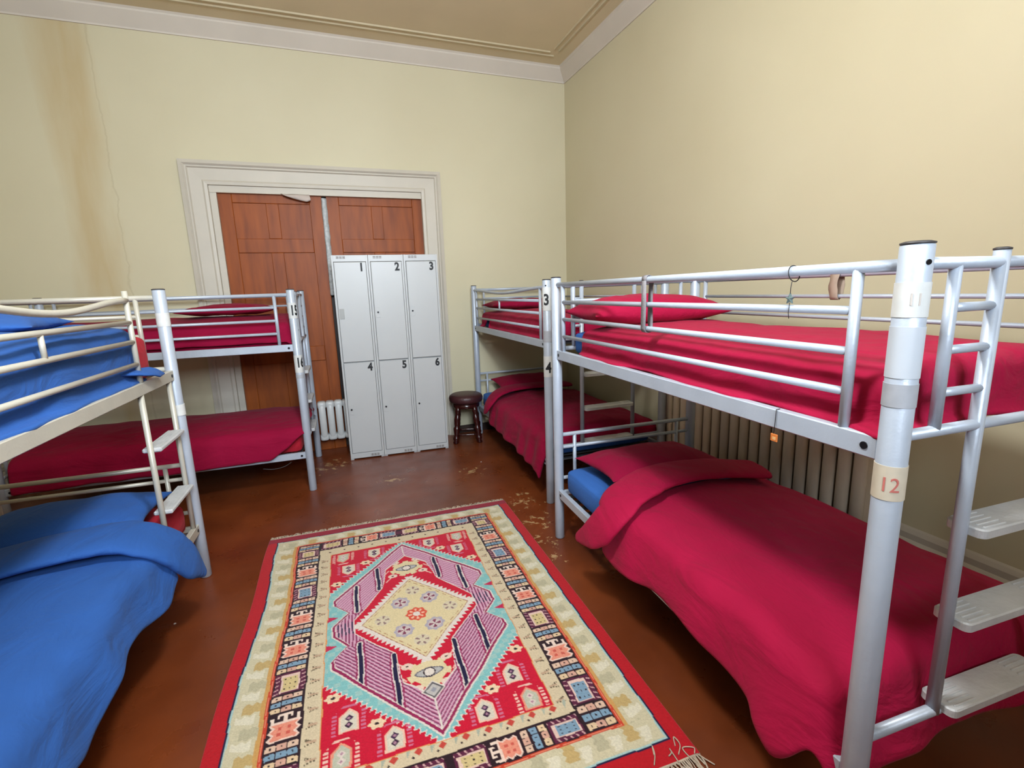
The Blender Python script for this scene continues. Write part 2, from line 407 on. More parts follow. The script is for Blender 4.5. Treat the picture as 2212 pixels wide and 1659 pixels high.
w.box(-0.93, YB - .004, 2.606, 1.0, YB + .10, 2.62)
w.box(-0.93, YB - .005, 0, -0.878, YB + .06, 2.56); w.box(0.998, YB - .005, 0, 1.03, YB + .06, 2.56)
struct('trim_8', w, TRIM, label='white door lining inside the surround', cat='door lining')

# two-leaf brown door, panelled
def leaf(x0, x1, name, label):
    mb = MB(); y = YB + 0.035; z1 = 2.555
    mb.box(x0, y + 0.014, 0.0, x1, y + 0.045, z1)                      # panel ground
    st = 0.115
    mb.rbox(x0, y, 0.0, x0 + st, y + .02, z1, .004); mb.rbox(x1 - st, y, 0.0, x1, y + .02, z1, .004)
    for (a, b) in ((0.0, 0.24), (0.95, 1.10), (2.02, 2.15), (2.47, z1)):
        mb.rbox(x0 + st, y, a, x1 - st, y + .02, b, .004)
    xm = (x0 + x1) / 2
    mb.rbox(xm - .055, y, 0.24, xm + .055, y + .02, .95, .004); mb.rbox(xm - .055, y, 1.10, xm + .055, y + .02, 2.02, .004); mb.rbox(xm - .055, y, 2.15, xm + .055, y + .02, 2.47, .004)
    o = struct(name, mb, DOORW, label=label, cat='door')
    return o
leaf(-0.88, 0.012, 'door_1', 'left leaf of the brown panelled double door')
leaf(0.052, 1.0, 'door_2', 'right leaf of the brown panelled double door')
MB().box(-0.95, YB + .12, 0, 1.05, YB + .2, 2.6).build('door_backing', SKIRT, bpy.data.objects['door_1'])
# torn strip in the gap between the leaves, peeling paper at the head
P = []
for i in range(60):
    z = 1.60 + i * 0.0158
    e = 0.006 * noise.noise(Vector((z * 9, 3, 0))); e2 = 0.009 * noise.noise(Vector((z * 14, 8, 0)))
    P.append([(0.006 + e, YB + .028, z), (0.02 + e, YB + .018 + e2, z), (0.034 + e2, YB + .022, z), (0.056 + e2, YB + .030, z)])
o = MB().grid(P, flip=True).build('tape_strip', mat('white_torn_tape', (206, 212, 214), 0.6, 0, 0.25, 40), None)
mods(o, 0.003, 0); tag(o, 'ragged white strip of torn tape between the brown door leaves', 'tape')
P = []
for i in range(19):
    t = i / 18; x = -0.345 + 0.25 * t; dz = 0.075 * (t ** 0.6) * (1 - 0.3 * max(0, t - .85) / .15)
    row = []
    for j in range(6):
        q = j / 5; row.append((x + q * 0.012, YB + 0.0 - 0.02 * math.sin(q * 2.6) - .016 + 0.006 * math.sin(t * 9 + q * 3), 2.552 - dz * q))
    P.append(row)
o = MB().grid(P).build('torn_paper', PAPER); mods(o, 0.002, 0); tag(o, 'pale torn paper flap hanging from the head of the brown door', 'paper')

# ------------------------------------------------------------------ bunk beds
def cyl_band(mb, cx, cy, r, z0, z1, n=28, e=0.0012):
    n = 40
    for (ra, za, rb, zb, sm) in ((r, z0, r + e, z0, False), (r + e, z0, r + e, z1, True), (r + e, z1, r, z1, False)):
        vs = [(cx + q * math.cos(2 * PI * k / n), cy + q * math.sin(2 * PI * k / n), z) for q, z in ((ra, za), (rb, zb)) for k in range(n)]
        mb.add(vs, [(k, (k + 1) % n, n + (k + 1) % n, n + k) for k in range(n)], sm)
    return mb
def cyl_text(txt, cx, cy, r, ang, z, size, name, m, parent, narrow=0.9, bold=0.014):
    vs, fs = glyphs(txt, size, narrow, bold, True)
    out = [(cx + (r) * math.cos(ang + x / r), cy + (r) * math.sin(ang + x / r), z + y) for x, y in vs]
    o = MB().add(out, fs).build(name, m, parent); mods(o, 0.0008, 0); return o

def bunk(loc, rz, W, L, label, metal=METAL, curved=False, ladder='end', zoff=0.0, g=(1.609, 1.510, 1.413, 1.314), small=0.12, far_guard=True):
    """front long side at x=0, ladder end (if any) at y=0"""
    t = empty('bunk_bed', loc, rz); tag(t, label, 'bunk bed')
    R = 0.030; H = 1.65
    posts = []
    for (x, y) in ((0, 0), (0, L), (W, 0), (W, L)):
        mb = MB(); mb.lathe([(R - .004, 0), (R, 0.006), (R, H - 0.004), (R - .003, H)], x, y, 28)
        p = mb.build('post', METAL, t); posts.append(p)
        MB().lathe([(R - .002, H - .001), (R + .0006, H), (R + .0006, H + .003), (R - .008, H + .006)], x, y, 24).build('end_cap', CAP, p)
    zs0, zs1 = 1.172, 1.227
    # long side rails (box section), upper and lower
    for x in (0, W):
        s = -1 if x == 0 else 1
        for (a, b) in ((zs0, zs1), (0.285, 0.338)):
            o = MB().rbox(x - .014, R - .004, a, x + .014, L - R + .004, b, .003).build('side_rail', metal, t)
            for yb in (0.055, L - 0.055):
                MB().tube([(x + s * .012, yb, (a + b) / 2 + .0), (x + s * .0165, yb, (a + b) / 2)], 0.009, 12).build('bolt', BOLT, o)
    # guard on the long sides
    for x in (0, W):
        if ladder == 'side' and x == 0: y0, y1 = 0.42, L
        else: y0, y1 = 0.0, L
        ua, ub = (y0 + (0.12 if y0 == 0 else 0.0)), L - 0.10
        if curved and x == 0:
            ztop = g[0] - 0.005
            sag = (lambda y: 0.040 * math.sin(PI * min(1, max(0, (y - .42) / 1.1))) ** 2 + .006) if ladder == 'side' else (lambda y: 0.034 * math.sin(PI * y / L) ** 2)
            st = ua if ladder == 'side' else y0 + R * .8
            pts = [(x, st + (L - R * .8 - st) * k / 24, ztop - sag(st + (L - R * .8 - st) * k / 24)) for k in range(25)]
            MB().tube(pts, 0.0125, 12).build('top_guard_rail', metal, t)
            mb = MB().tube([(x, ua, zs1 - .01), (x, ua, g[0] + (.03 if ladder == 'side' else -.005))], 0.0115, 12); mb.build('guard_upright', metal, t)
            MB().tube([(x, ub, zs1 - .01), (x, ub, g[0] - .006)], 0.0115, 12).build('guard_upright', metal, t)
            stub = [(x, (ua + ub) / 2, g[1]), (x, (ua + ub) / 2, g[2])]
            MB().tube([(x, 1.10, g[1]), (x, 1.10, g[2])], 0.0085, 10).build('guard_spindle', metal, t)
        else:
            MB().tube([(x, R * .8, g[0]), (x, L - R * .8, g[0])], 0.0135, 14).build('top_guard_rail', metal, t)
            for yy in (ua, ub):
                MB().tube([(x, yy, zs1 - .01), (x, yy, g[0])], 0.0125, 12).build('guard_upright', metal, t)
        for zz in g[1:]:
            if x == W and zz == g[3]: continue
            MB().tube([(x, ua + .006, zz), (x, ub - .006, zz)], 0.0105 if x == 0 else .009, 12).build('guard_rail', metal, t)
    # the two ends
    for ye, isl in ((0, ladder == 'end'), (L, False)):
        MB().tube([(R * .8, ye, g[0] + .001), (W - R * .8, ye, g[0] + .001)], 0.0135, 14).build('end_top_rail', metal, t)
        MB().tube([(R * .8, ye, 1.232), (W - R * .8, ye, 1.232)], 0.0135, 14).build('end_rail', metal, t)
        if isl:
            MB().tube([(R * .8, ye, 0.43), (W - R * .8, ye, 0.43)], 0.0145, 14).build('end_rail', metal, t)
            lx = (0.27, W - 0.27)
            for k, x in enumerate(lx):
                o = MB().tube([(x, ye, 0.425), (x, ye, 1.636)], 0.0155, 16).build('ladder_stile', metal, t)
                MB().lathe([(.0145, 1.636), (.0165, 1.637), (.0165, 1.6405), (.010, 1.643)], x, ye, 20).build('end_cap', CAP, o)
            for xs, xe in ((small, 0.27), (W - small, W - 0.27)):
                MB().tube([(xs, ye, 1.232), (xs, ye, g[0])], 0.0125, 12).build('guard_upright', metal, t)
                for zz in (1.514, 1.420, 1.322):
                    MB().tube([(xs, ye, zz), (xe, ye, zz)], 0.0105, 12).build('guard_rung', metal, t)
            for zz in (0.962, 0.704, 0.447):
                tread(lx[0] + .012, ye, zz, lx[1] - .012, t)
        else:
            for x in (0.11, W - 0.11):
                MB().tube([(x, ye, 1.232), (x, ye, g[0])], 0.0115, 12).build('guard_upright', metal, t)
                MB().tube([(x, ye, 0.315), (x, ye, 0.690)], 0.0115, 12).build('head_upright', metal, t)
            for zz in (1.514, 1.413):
                MB().tube([(0.11, ye, zz), (W - 0.11, ye, zz)], 0.0095, 12).build('end_guard_rail', metal, t)
            MB().tube([(R * .8, ye, 0.690), (W - R * .8, ye, 0.690)], 0.0125, 12).build('headboard_rail', metal, t)
            MB().tube([(R * .8, ye, 0.608), (W - R * .8, ye, 0.608)], 0.0105, 12).build('headboard_rail', metal, t)
            MB().tube([(R * .8, ye, 0.405), (W - R * .8, ye, 0.405)], 0.0115, 12).build('headboard_rail', metal, t)
        if not isl: MB().rbox(R * .8, ye - .012, 0.288, W - R * .8, ye + .012, 0.318, .003).build('end_frame_bar', metal, t)
    if ladder == 'side':
        for y in (0.075, 0.445):
            MB().tube([(0, y, 0.30), (0, y, 1.18)], 0.0125, 14).build('ladder_stile', metal, t)
        for zz in (0.905, 0.592):
            mb = MB(); xx = 0.040
            mb.rbox(-xx, 0.087, zz - .012, xx, 0.433, zz + .010, .006)
            for k in range(4): mb.rbox(-.03 + k * .018, 0.10, zz + .010, -.024 + k * .018, 0.42, zz + .0125, .001)
            mb.build('ladder_tread', TREAD, t)
    # mesh bases
    for zz in (1.195, 0.305):
        mb = MB()
        for k in range(22):
            y = 0.08 + (L - .16) * k / 21; mb.box(0.012, y - .02, zz - .006, W - .012, y + .02, zz + .002)
        mb.build('bed_base', SLATM, t)
    t['_posts'] = 0
    del t['_posts']
    return t, posts
def tread(x0, y, z, x1, t):
    mb = MB(); d = 0.043
    # rounded-corner board
    pts = []
    for (cx, cy, a0) in ((x1 - .018, y + d - .018, 0), (x0 + .018, y + d - .018, PI / 2), (x0 + .018, y - d + .018, PI), (x1 - .018, y - d + .018, 1.5 * PI)):
        for k in range(6):
            a = a0 + k * PI / 10; pts.append((cx + .018 * math.cos(a), cy + .018 * math.sin(a)))
    n = len(pts); vs = []; lv = ((z - .014, 1.0), (z - .011, 1.0), (z + .006, 1.0), (z + .010, 0.985))
    for zz, s in lv:
        for (px, py) in pts: vs.append(((px - (x0 + x1) / 2) * s + (x0 + x1) / 2, (py - y) * (1 if s == 1 else .93) + y, zz))
    fs = []
    for i in range(3):
        for k in range(n): a = i * n + k; b = i * n + (k + 1) % n; fs.append((a, b, b + n, a + n))
    fs.append(tuple(range(n))[::-1]); fs.append(tuple(3 * n + k for k in range(n)))
    mb.add(vs, fs)
    for k in range(5):                                     # grip ridges near both ends
        yy = y - .030 + k * .015
        mb.rbox(x0 + .02, yy - .0025, z + .009, x0 + .10, yy + .0025, z + .0125, .001)
        mb.rbox(x1 - .10, yy - .0025, z + .009, x1 - .02, yy + .0025, z + .0125, .001)
    return mb.build('ladder_tread', TREAD, t)

A12, A3, AL, A15 = -0.0511569, -0.0222247, -0.0297077, -0.0283809
def at(o, a, u, v): return (o[0] + u * math.cos(a) - v * math.sin(a), o[1] + u * math.sin(a) + v * math.cos(a), 0)
L12 = 1.95
B12 = at((1.25217, 2.62553), A12, 0, -L12); B3 = (1.415202, 3.120596, 0); BL = (-0.839886, 3.051586, 0); B15 = (-0.287923, 4.168681, 0)
bed12, p12 = bunk(B12, A12, 0.973, L12, 'large silver metal bunk bed in the right foreground with a tape label reading 12', METAL, False, 'end', small=0.125)
bed3, p3 = bunk(B3, A3, 0.976, 2.0, 'silver bunk bed in the far right corner marked 3 and 4 behind the stool', METAL, True, 'end', g=(1.607, 1.508, 1.418, 1.314), small=0.197)
bedl, pl = bunk(BL, AL + PI, 0.96, 2.0, 'cream-silver bunk bed in the left foreground with blue bedding and a side ladder', METAL_WARM, True, 'side', g=(1.609, 1.500, 1.413, 1.312))
bed15, p15 = bunk(B15, A15 + PI / 2, 0.91, 2.0, 'silver bunk bed against the far wall marked 15 and 16, left of the lockers', METAL, False, 'end', g=(1.612, 1.518, 1.416, 1.316))

# tapes and numbers on the posts
R = 0.0302
def band(p, x, y, z0, z1, m, name='tape_band', e=.0012): return cyl_band(MB(), x, y, R, z0, z1, e=e).build(name, m, p)
band(p12[0], 0, 0, 1.092, 1.172, TAPE_Y); band(p12[0], 0, 0, 1.500, 1.572, TAPE_W); band(p12[0], 0, 0, 1.306, 1.357, TAPE_G); band(p12[0], 0, 0, 1.37, 1.48, mat('pale_clear_tape', (214, 222, 232), .45))
v12 = Vector((0 - B12[0], 0 - B12[1])); a12 = math.atan2(v12.y, v12.x) - A12
cyl_text('12', 0, 0, R + .0019, a12 + 0.05, 1.128, 0.048, 'post_number', INK_R, p12[0], 0.85, 0.0)
cyl_text('11', 0, 0, R + .0019, a12 + 0.25, 1.536, 0.036, 'post_number', mat('faded_brown_ink', (222, 212, 204), .8), p12[0], 0.8, 0.0)
v3 = Vector((-B3[0], -B3[1])); a3 = math.atan2(v3.y, v3.x) - A3
band(p3[0], 0, 0, 1.44, 1.60, TAPE_W); band(p3[0], 0, 0, 1.22, 1.30, TAPE_G); band(p3[0], 0, 0, 0.97, 1.12, TAPE_W)
cyl_text('3', 0, 0, R + .0019, a3 - .1, 1.512, 0.105, 'post_number', INK, p3[0], 0.80, .03)
cyl_text('4', 0, 0, R + .0019, a3 + .15, 1.035, 0.105, 'post_number', INK, p3[0], 0.80, .03)
v15 = Vector((-B15[0], -B15[1])); a15 = math.atan2(v15.y, v15.x) - (A15 + PI / 2)
band(p15[0], 0, 0, 1.43, 1.55, TAPE_W); band(p15[0], 0, 0, 1.00, 1.14, TAPE_W); band(p15[0], 0, 0, 0.955, 0.985, TAPE_G)
cyl_text('15', 0, 0, R + .0019, a15 + .50, 1.488, 0.105, 'post_number', INK, p15[0], 0.62, .035)
cyl_text('16', 0, 0, R + .0019, a15 + .50, 1.078, 0.105, 'post_number', INK, p15[0], 0.62, .035)
band(pl[0], 0, 0, 0.975, 1.035, TAPE_W, e=.003); band(pl[0], 0, 0, 1.46, 1.53, TAPE_W)
# bolt heads on posts
def postbolt(p, ang, z): 
    MB().tube([(R * .95 * math.cos(ang), R * .95 * math.sin(ang), z), ((R + .002) * math.cos(ang), (R + .002) * math.sin(ang), z)], .0055, 12).build('bolt', BOLT, p)
postbolt(p12[0], a12 + .75, 1.612); postbolt(p3[0], a3 - .2, 1.612); postbolt(pl[0], -2.2, 1.60)

# ------------------------------------------------------------------ bedding
def wn(x, y, s=1.0, seed=0): return noise.noise(Vector((x * s + seed * 7.3, y * s + seed * 3.1, seed * 1.7)))
def drape(bed, name, m, label, cat, x0, x1, y0, y1, top, front, back=0.08, e0=0.0, e1=0.0, rad=0.07, flare=0.25, crown=0.03, wr=0.016, wfreq=26, thick=0.03, seed=1,
          res=0.028, fmod=None, group=None, puff=0.012, zmin=0.03, topf=None, sub=1):
    """cloth laid over a mattress: falls over the front edge x0 and over the ends; bed-local coordinates"""
    Wd = x1 - x0; Ln = y1 - y0
    ps = [-front + i * (front + Wd + back) / max(2, int((front + Wd + back) / res)) for i in range(max(2, int((front + Wd + back) / res)) + 1)]
    qs = [-e0 + i * (e0 + Ln + e1) / max(2, int((e0 + Ln + e1) / res)) for i in range(max(2, int((e0 + Ln + e1) / res)) + 1)]
    P = []
    for q in qs:
        row = []
        for p in ps:
            pp = p
            if p < 0 and fmod: pp = p * fmod((q) / Ln)
            ex = -pp if pp < 0 else (pp - Wd if pp > Wd else 0); sx = -1 if pp < 0 else 1
            ey = -q if q < 0 else (q - Ln if q > Ln else 0); sy = -1 if q < 0 else 1
            bx = x0 + min(max(pp, 0), Wd); by = y0 + min(max(q, 0), Ln)
            d = math.hypot(ex, ey)
            z = top + (topf(min(max(pp, 0), Wd), min(max(q, 0), Ln)) if topf else 0)
            u = (bx - x0) / Wd; z += crown * (1 - (2 * u - 1) ** 2)
            z += puff * wn(bx, by, 3.0, seed) + puff * .45 * wn(bx, by, 9, seed + 2)
            X, Y, Z = bx, by, z
            if d > 1e-6:
                nx, ny = sx * ex / d, sy * ey / d
                L1 = rad * PI / 2
                if d < L1: a = d / rad; out = rad * math.sin(a); drop = rad * (1 - math.cos(a))
                else:
                    e = d - L1; out = rad + flare * e * (1 - e * 0.6); drop = rad + e * math.sqrt(max(0.1, 1 - flare * flare))
                per = by * abs(nx) + bx * abs(ny)
                amp = wr * min(1.0, d / 0.22)
                out += amp * (0.6 * math.sin(per * wfreq + 3 * wn(bx, by, 2, seed + 5)) + 0.9 * wn(per * 2.2, d * 1.6, 3.2, seed + 9))
                X += nx * out; Y += ny * out; Z -= drop
                Z += 0.5 * amp * wn(per, d, 9, seed + 3)
                if Z < zmin: 
                    ov = zmin - Z; Z = zmin; X += nx * ov * .6; Y += ny * ov * .6
            row.append((X, Y, Z))
        P.append(row)
    o = MB().grid(P, flip=True).build(name, m); place(o, bed)
    mods(o, thick, 1, sub)
    if label: tag(o, label, cat, group)
    return o
def place(o, bed):
    o.location = bed.location; o.rotation_euler = bed.rotation_euler
def mattress(bed, x0, x1, y0, y1, z0, z1, m, label, r=0.035, name='mattress', group=None):
    # rounded slab via a superellipse section
    P = []; n = 28
    sec = []
    for k in range(n):
        a = 2 * PI * k / n; c, s = math.cos(a), math.sin(a); e = 0.22
        sec.append((abs(c) ** e * (1 if c > 0 else -1), abs(s) ** e * (1 if s > 0 else -1)))
    xm, zm = (x0 + x1) / 2, (z0 + z1) / 2; hx, hz = (x1 - x0) / 2, (z1 - z0) / 2
    ys = [(0, .90), (.006, .965), (.02, .99), (.045, 1.0)]; ys = [(y0 + a, s) for a, s in ys] + [(y0 + (y1 - y0) * k / 12, 1.0) for k in range(1, 12)] + [(y1 - a, s) for a, s in ys[::-1]]
    vs = []; fs = []
    for (y, s) in ys:
        dz = 1 - (1 - s) * hx / hz
        for (a, b) in sec: vs.append((xm + hx * a * s, y, zm + hz * b * max(dz, .55)))
    for i in range(len(ys) - 1):
        for k in range(n): a = i * n + k; b = i * n + (k + 1) % n; fs.append((a, a + n, b + n, b))
    fs.append(tuple(range(n))); fs.append(tuple((len(ys) - 1) * n + k for k in range(n))[::-1])
    o = MB().add(vs, fs, True).build(name, m); place(o, bed); tag(o, label, 'mattress', group); return o
def pillow(bed, cx, cy, cz, sx, sy, h, m, label, rz=0, tilt=0, roll=0, seed=1, group=None):
    n = 26; P1 = []; P2 = []
    for i in range(n + 1):
        r1 = []; r2_ = []
        for j in range(n + 1):
            u = -1 + 2 * i / n; v = -1 + 2 * j / n
            uu = math.sin(u * PI / 2); vv = math.sin(v * PI / 2)
            pinch = 1 - 0.10 * (1 - abs(vv) ** 2) * abs(uu) ** 4; pinch2 = 1 - 0.10 * (1 - abs(uu) ** 2) * abs(vv) ** 4
            x = uu * sx / 2 * pinch; y = vv * sy / 2 * pinch2
            zz = h / 2 * ((1 - abs(uu) ** 2.6) ** 0.55) * ((1 - abs(vv) ** 2.6) ** 0.55)
            w_ = 0.010 * wn(x, y, 7, seed) + .006 * wn(x, y, 16, seed)
            e = (1 - max(abs(uu), abs(vv)) ** 6)
            r1.append((x, y, zz + w_ * e)); r2_.append((x, y, -zz * .8 + w_ * e))
        P1.append(r1); P2.append(r2_)
    mb = MB().grid(P1, flip=False); mb.grid(P2, flip=True)
    me = mb
    rot = Matrix.Rotation(rz, 4, 'Z') @ Matrix.Rotation(tilt, 4, 'X') @ Matrix.Rotation(roll, 4, 'Y')
    me.v = [tuple((rot @ Vector(p)) + Vector((cx, cy, cz))) for p in me.v]
    o = me.build('pillow', m); place(o, bed)
    wd = o.modifiers.new('w', 'WELD'); wd.merge_threshold = 0.0008
    tag(o, label, 'pillow', group); return o
def foldband(bed, path, hw, ht, m, parent, name='folded_edge', n=12, up=None):
    """a turned-down strip of duvet: flattened tube along a path, local bed coordinates"""
    pts = catmull(path, 9); k = len(pts); hws = []; 
    for i in range(k):
        t = i / (k - 1) * (len(hw) - 1); a = int(min(t, len(hw) - 2)); f = t - a; hws.append(hw[a] * (1 - f) + hw[a + 1] * f)
    vs = []; fs = []
    for i, p in enumerate(pts):
        d = (pts[min(i + 1, k - 1)] - pts[max(i - 1, 0)]).normalized()
        # surface normal turns from up to outward as the strip goes over the edge
        nn = Vector((d.z, 0, -d.x)) if abs(d.x) + abs(d.z) > .2 else Vector((-1, 0, 0.2))
        if d.x < 0: nn = Vector((d.z, 0, -d.x))
        nn.normalize(); side = d.cross(nn).normalized(); nn = side.cross(d).normalized()
        if nn.z < -0.3 : nn = -nn
        for j in range(n):
            a = 2 * PI * j / n; c, s = math.cos(a), math.sin(a)
            cw = abs(c) ** .7 * (1 if c > 0 else -1); sw = abs(s) ** .8 * (1 if s > 0 else -1)
            wv = 1 + .10 * wn(i * .35, j * .5, 1, 4)
            q = p + side * (cw * hws[i] * wv) + nn * (sw * ht * (0.35 + .65 * min(1, hws[i] / .1)))
            vs.append(q)
    for i in range(k - 1):
        for j in range(n): a = i * n + j; b = i * n + (j + 1) % n; fs.append((a, b, b + n, a + n))
    fs.append(tuple(range(n))[::-1]); fs.append(tuple((k - 1) * n + j for j in range(n)))
    o = MB().add(vs, fs, True).build(name, m, parent); mods(o, None, 0, 1); return o

# bed 12 (right foreground).  local y = L12 + v
mattress(bed12, 0.025, 0.945, 0.10, 1.90, 0.325, 0.485, BLUE_SH, 'blue sheeted mattress on the lower level of the right foreground bunk')
d = drape(bed12, 'duvet', RED, 'crimson duvet hanging over the lower level of the right foreground bunk', 'duvet', 0.055, 0.93, 0.135, 1.29, 0.522, 0.245, 0.05, 0.30, 0.0, rad=0.07, flare=0.30, crown=0.035, wr=0.018, wfreq=11, seed=3,
          fmod=lambda q: 1.0 + 0.12 * math.sin(q * 9) + (0.45 if q < .12 else 0) * (1 - abs(q - .03) / .12) * (1 if abs(q - .03) < .12 else 0) + .15 * q)
foldband(bed12, [(.92, L12 - .69, .575), (.6, L12 - .62, .602), (.3, L12 - .63, .604), (.08, L12 - .70, .575), (-.045, L12 - .75, .50), (-.10, L12 - .68, .39), (-.125, L12 - .53, .29)], [.13, .135, .135, .13, .12, .09, .02], .026, RED, d)
pillow(bed12, 0.435, L12 - .33, 0.575, 0.74, 0.46, 0.14, RED2, 'crimson pillow on the lower level of the right foreground bunk', rz=0.02, tilt=-0.04, seed=2)
mattress(bed12, 0.085, 0.90, 0.10, 1.90, 1.20, 1.335, BLUE_SH, 'blue sheeted mattress on the upper level of the right foreground bunk')
drape(bed12, 'duvet', RED, 'bright crimson duvet behind the guard rails on top of the right foreground bunk', 'duvet', 0.085, 0.90, 0.10, 1.70, 1.362, 0.20, 0.10, 0.20, 0.0, rad=0.045, flare=0.02, crown=0.03, wr=0.010, wfreq=16, seed=5, thick=.018, zmin=1.236,
      fmod=lambda q: 1.0 - .1 * math.sin(q * 14), puff=.014)
pillow(bed12, 0.44, L12 - .26, 1.445, 0.82, 0.46, 0.19, RED, 'bright crimson pillow on top of the right foreground bunk', rz=-0.05, tilt=0.02, seed=6)

# bed 3 (far right corner)
mattress(bed3, 0.03, 0.945, 0.10, 1.95, 0.325, 0.485, BLUE_SH, 'blue sheeted mattress on the lower level of the far right corner bunk')
d = drape(bed3, 'duvet', RED2, 'dark crimson duvet trailing from the lower level of the far right corner bunk', 'duvet', 0.055, 0.92, 0.12, 1.50, 0.52, 0.32, 0.10, 0.16, 0.0, rad=0.08, flare=0.22, crown=0.04, wr=0.016, wfreq=24, seed=8,
          fmod=lambda q: 1.12 - .18 * q)
foldband(bed3, [(.90, 1.52, .575), (.5, 1.50, .60), (.2, 1.46, .60), (.03, 1.40, .565), (-.07, 1.38, .47), (-.10, 1.42, .38)], [.11, .12, .12, .11, .09, .02], .022, RED2, d)
pillow(bed3, 0.50, 1.77, 0.585, 0.72, 0.42, 0.15, RED2, 'dark crimson pillow at the far end of the lower right corner bunk', tilt=0.18, seed=9)
mattress(bed3, 0.085, 0.90, 0.08, 1.93, 1.20, 1.335, BLUE_SH, 'blue sheeted mattress on the upper level of the far right corner bunk')
drape(bed3, 'duvet', RED, 'crimson duvet on the upper level of the far right corner bunk', 'duvet', 0.08, 0.90, 0.08, 1.86, 1.375, 0.20, 0.08, 0.16, 0.0, rad=0.04, flare=0.02, crown=0.02, wr=0.010, wfreq=18, seed=10, thick=.018, zmin=1.236, fmod=lambda q: 1.0 - .55 * (1 if .82 < q < .93 else 0))
pillow(bed3, 0.42, 1.70, 1.445, 0.74, 0.42, 0.12, RED2, 'crimson pillow on top of the far right corner bunk', seed=11)

# left foreground bunk (local y = -v, x points to the wall)
mattress(bedl, 0.03, 0.93, 0.05, 1.94, 0.325, 0.49, REDP, 'red sheeted mattress on the lower level of the left foreground bunk')
d = drape(bedl, 'duvet', BLUE, 'blue duvet spilling from the lower level of the left foreground bunk', 'duvet', 0.04, 0.90, 0.62, 1.90, 0.535, 0.30, 0.05, 0.0, 0.0, rad=0.09, flare=0.34, crown=0.035, wr=0.020, wfreq=13, seed=13,
          fmod=lambda q: .85 + 0.10 * math.sin(q * 12) + .1 * q)
foldband(bedl, [(.80, .86, .59), (.5, .79, .612), (.25, .70, .612), (.08, .64, .585), (-.04, .59, .50), (-.10, .53, .38), (-.13, .44, .245)], [.13, .14, .14, .14, .135, .11, .02], .030, BLUE, d)
pillow(bedl, 0.42, 0.33, 0.580, 0.74, 0.46, 0.15, BLUE, 'blue pillow on the lower level of the left foreground bunk', rz=0.03, tilt=0.03, seed=14)
mattress(bedl, 0.050, 0.90, 0.11, 1.94, 1.20, 1.43, REDP, 'red sheeted mattress on the upper level of the left foreground bunk', r=.05)
drape(bedl, 'duvet', BLUE, 'blue duvet behind the rails on top of the left foreground bunk', 'duvet', 0.075, 0.90, 0.35, 1.92, 1.470, 0.31, 0.08, 0.03, 0.0, rad=0.05, flare=0.02, crown=0.045, wr=0.011, wfreq=8, seed=16, thick=.020, zmin=1.238, puff=.03)
pillow(bedl, 0.50, 0.72, 1.515, 0.70, 0.55, 0.12, BLUE, 'blue pillow on top of the left foreground bunk', rz=0.2, seed=17)
# loose corner of the blue duvet poking under the lowest rail
foldband(bedl, [(0.05, .52, 1.285), (0.0, .44, 1.275), (-.03, .34, 1.262), (-.045, .255, 1.240)], [.03, .045, .04, .003], .016, BLUE, bpy.data.objects['duvet.005'], name='loose_corner')

# far-wall bunk 15/16 (local x points to the far wall, local y points left)
mattress(bed15, 0.03, 0.88, 0.05, 1.95, 0.325, 0.49, REDP, 'red mattress on the lower level of the far wall bunk')
drape(bed15, 'duvet', RED2, 'dark crimson duvet sagging over the front of the lower far wall bunk', 'duvet', 0.045, 0.86, 0.06, 1.92, 0.555, 0.30, 0.05, 0.10, 0.0, rad=0.09, flare=0.12, crown=0.04, wr=0.016, wfreq=20, seed=19,
      fmod=lambda q: 1.0 - .55 * max(0, 1 - q / .12))
mattress(bed15, 0.08, 0.83, 0.05, 1.95, 1.20, 1.36, RED2, 'crimson mattress on the upper level of the far wall bunk')
drape(bed15, 'duvet', RED2, 'crimson duvet behind the guard rails on the upper level of the far wall bunk', 'duvet', 0.09, 0.83, 0.08, 1.90, 1.405, 0.19, 0.06, 0.14, 0.0, rad=0.05, flare=0.02, crown=0.05, wr=0.010, wfreq=16, seed=20, thick=.018, zmin=1.243)
pillow(bed15, 0.45, 0.52, 1.50, 0.46, 0.70, 0.10, RED2, 'crimson pillow on top of the far wall bunk', seed=21)

# fabric straps tied round the guard rails of bed 12
def strap(bed, x, y, z0, z1, w_, label, m=TAPE_F, side=-1):
    # flat fabric strip looped round an upper and a lower rail
    P = []
    path = [(.016, z1 - .004), (.010, z1 + .014), (0, z1 + .018), (-.012, z1 + .013), (-.018, z1), (-.018, z1 - .03), (-.0185, (z0 + z1) / 2), (-.018, z0 + .03), (-.017, z0), (-.012, z0 - .012), (0, z0 - .016), (.010, z0 - .012), (.016, z0 + .002), (.017, (z0 + z1) / 2), (.016, z1 - .004)]
    for k, (dx, z) in enumerate(path):
        c = y + .004 * math.sin(k * 1.3); ww = w_ * (1 + .12 * math.sin(k * 2.1))
        P.append([(x - side * -dx, c - ww / 2, z), (x - side * -dx * 1.06, c, z), (x - side * -dx, c + ww / 2, z)])
    o = MB().grid(P).build('tape_strap', m); place(o, bed); mods(o, .002, 0); tag(o, label, 'strap'); return o
strap(bed12, 0, L12 - .955, 1.413, 1.609, .032, 'grey fabric strap tying the guard rails on the aisle side of the right foreground bunk')
strap(bed12, .973, L12 - .985, 1.510, 1.609, .042, 'beige fabric strap tying the wall-side rails of the right foreground bunk', mat('beige_fabric_tape', (190, 170, 150), .85, 0, .06, 40), 1)
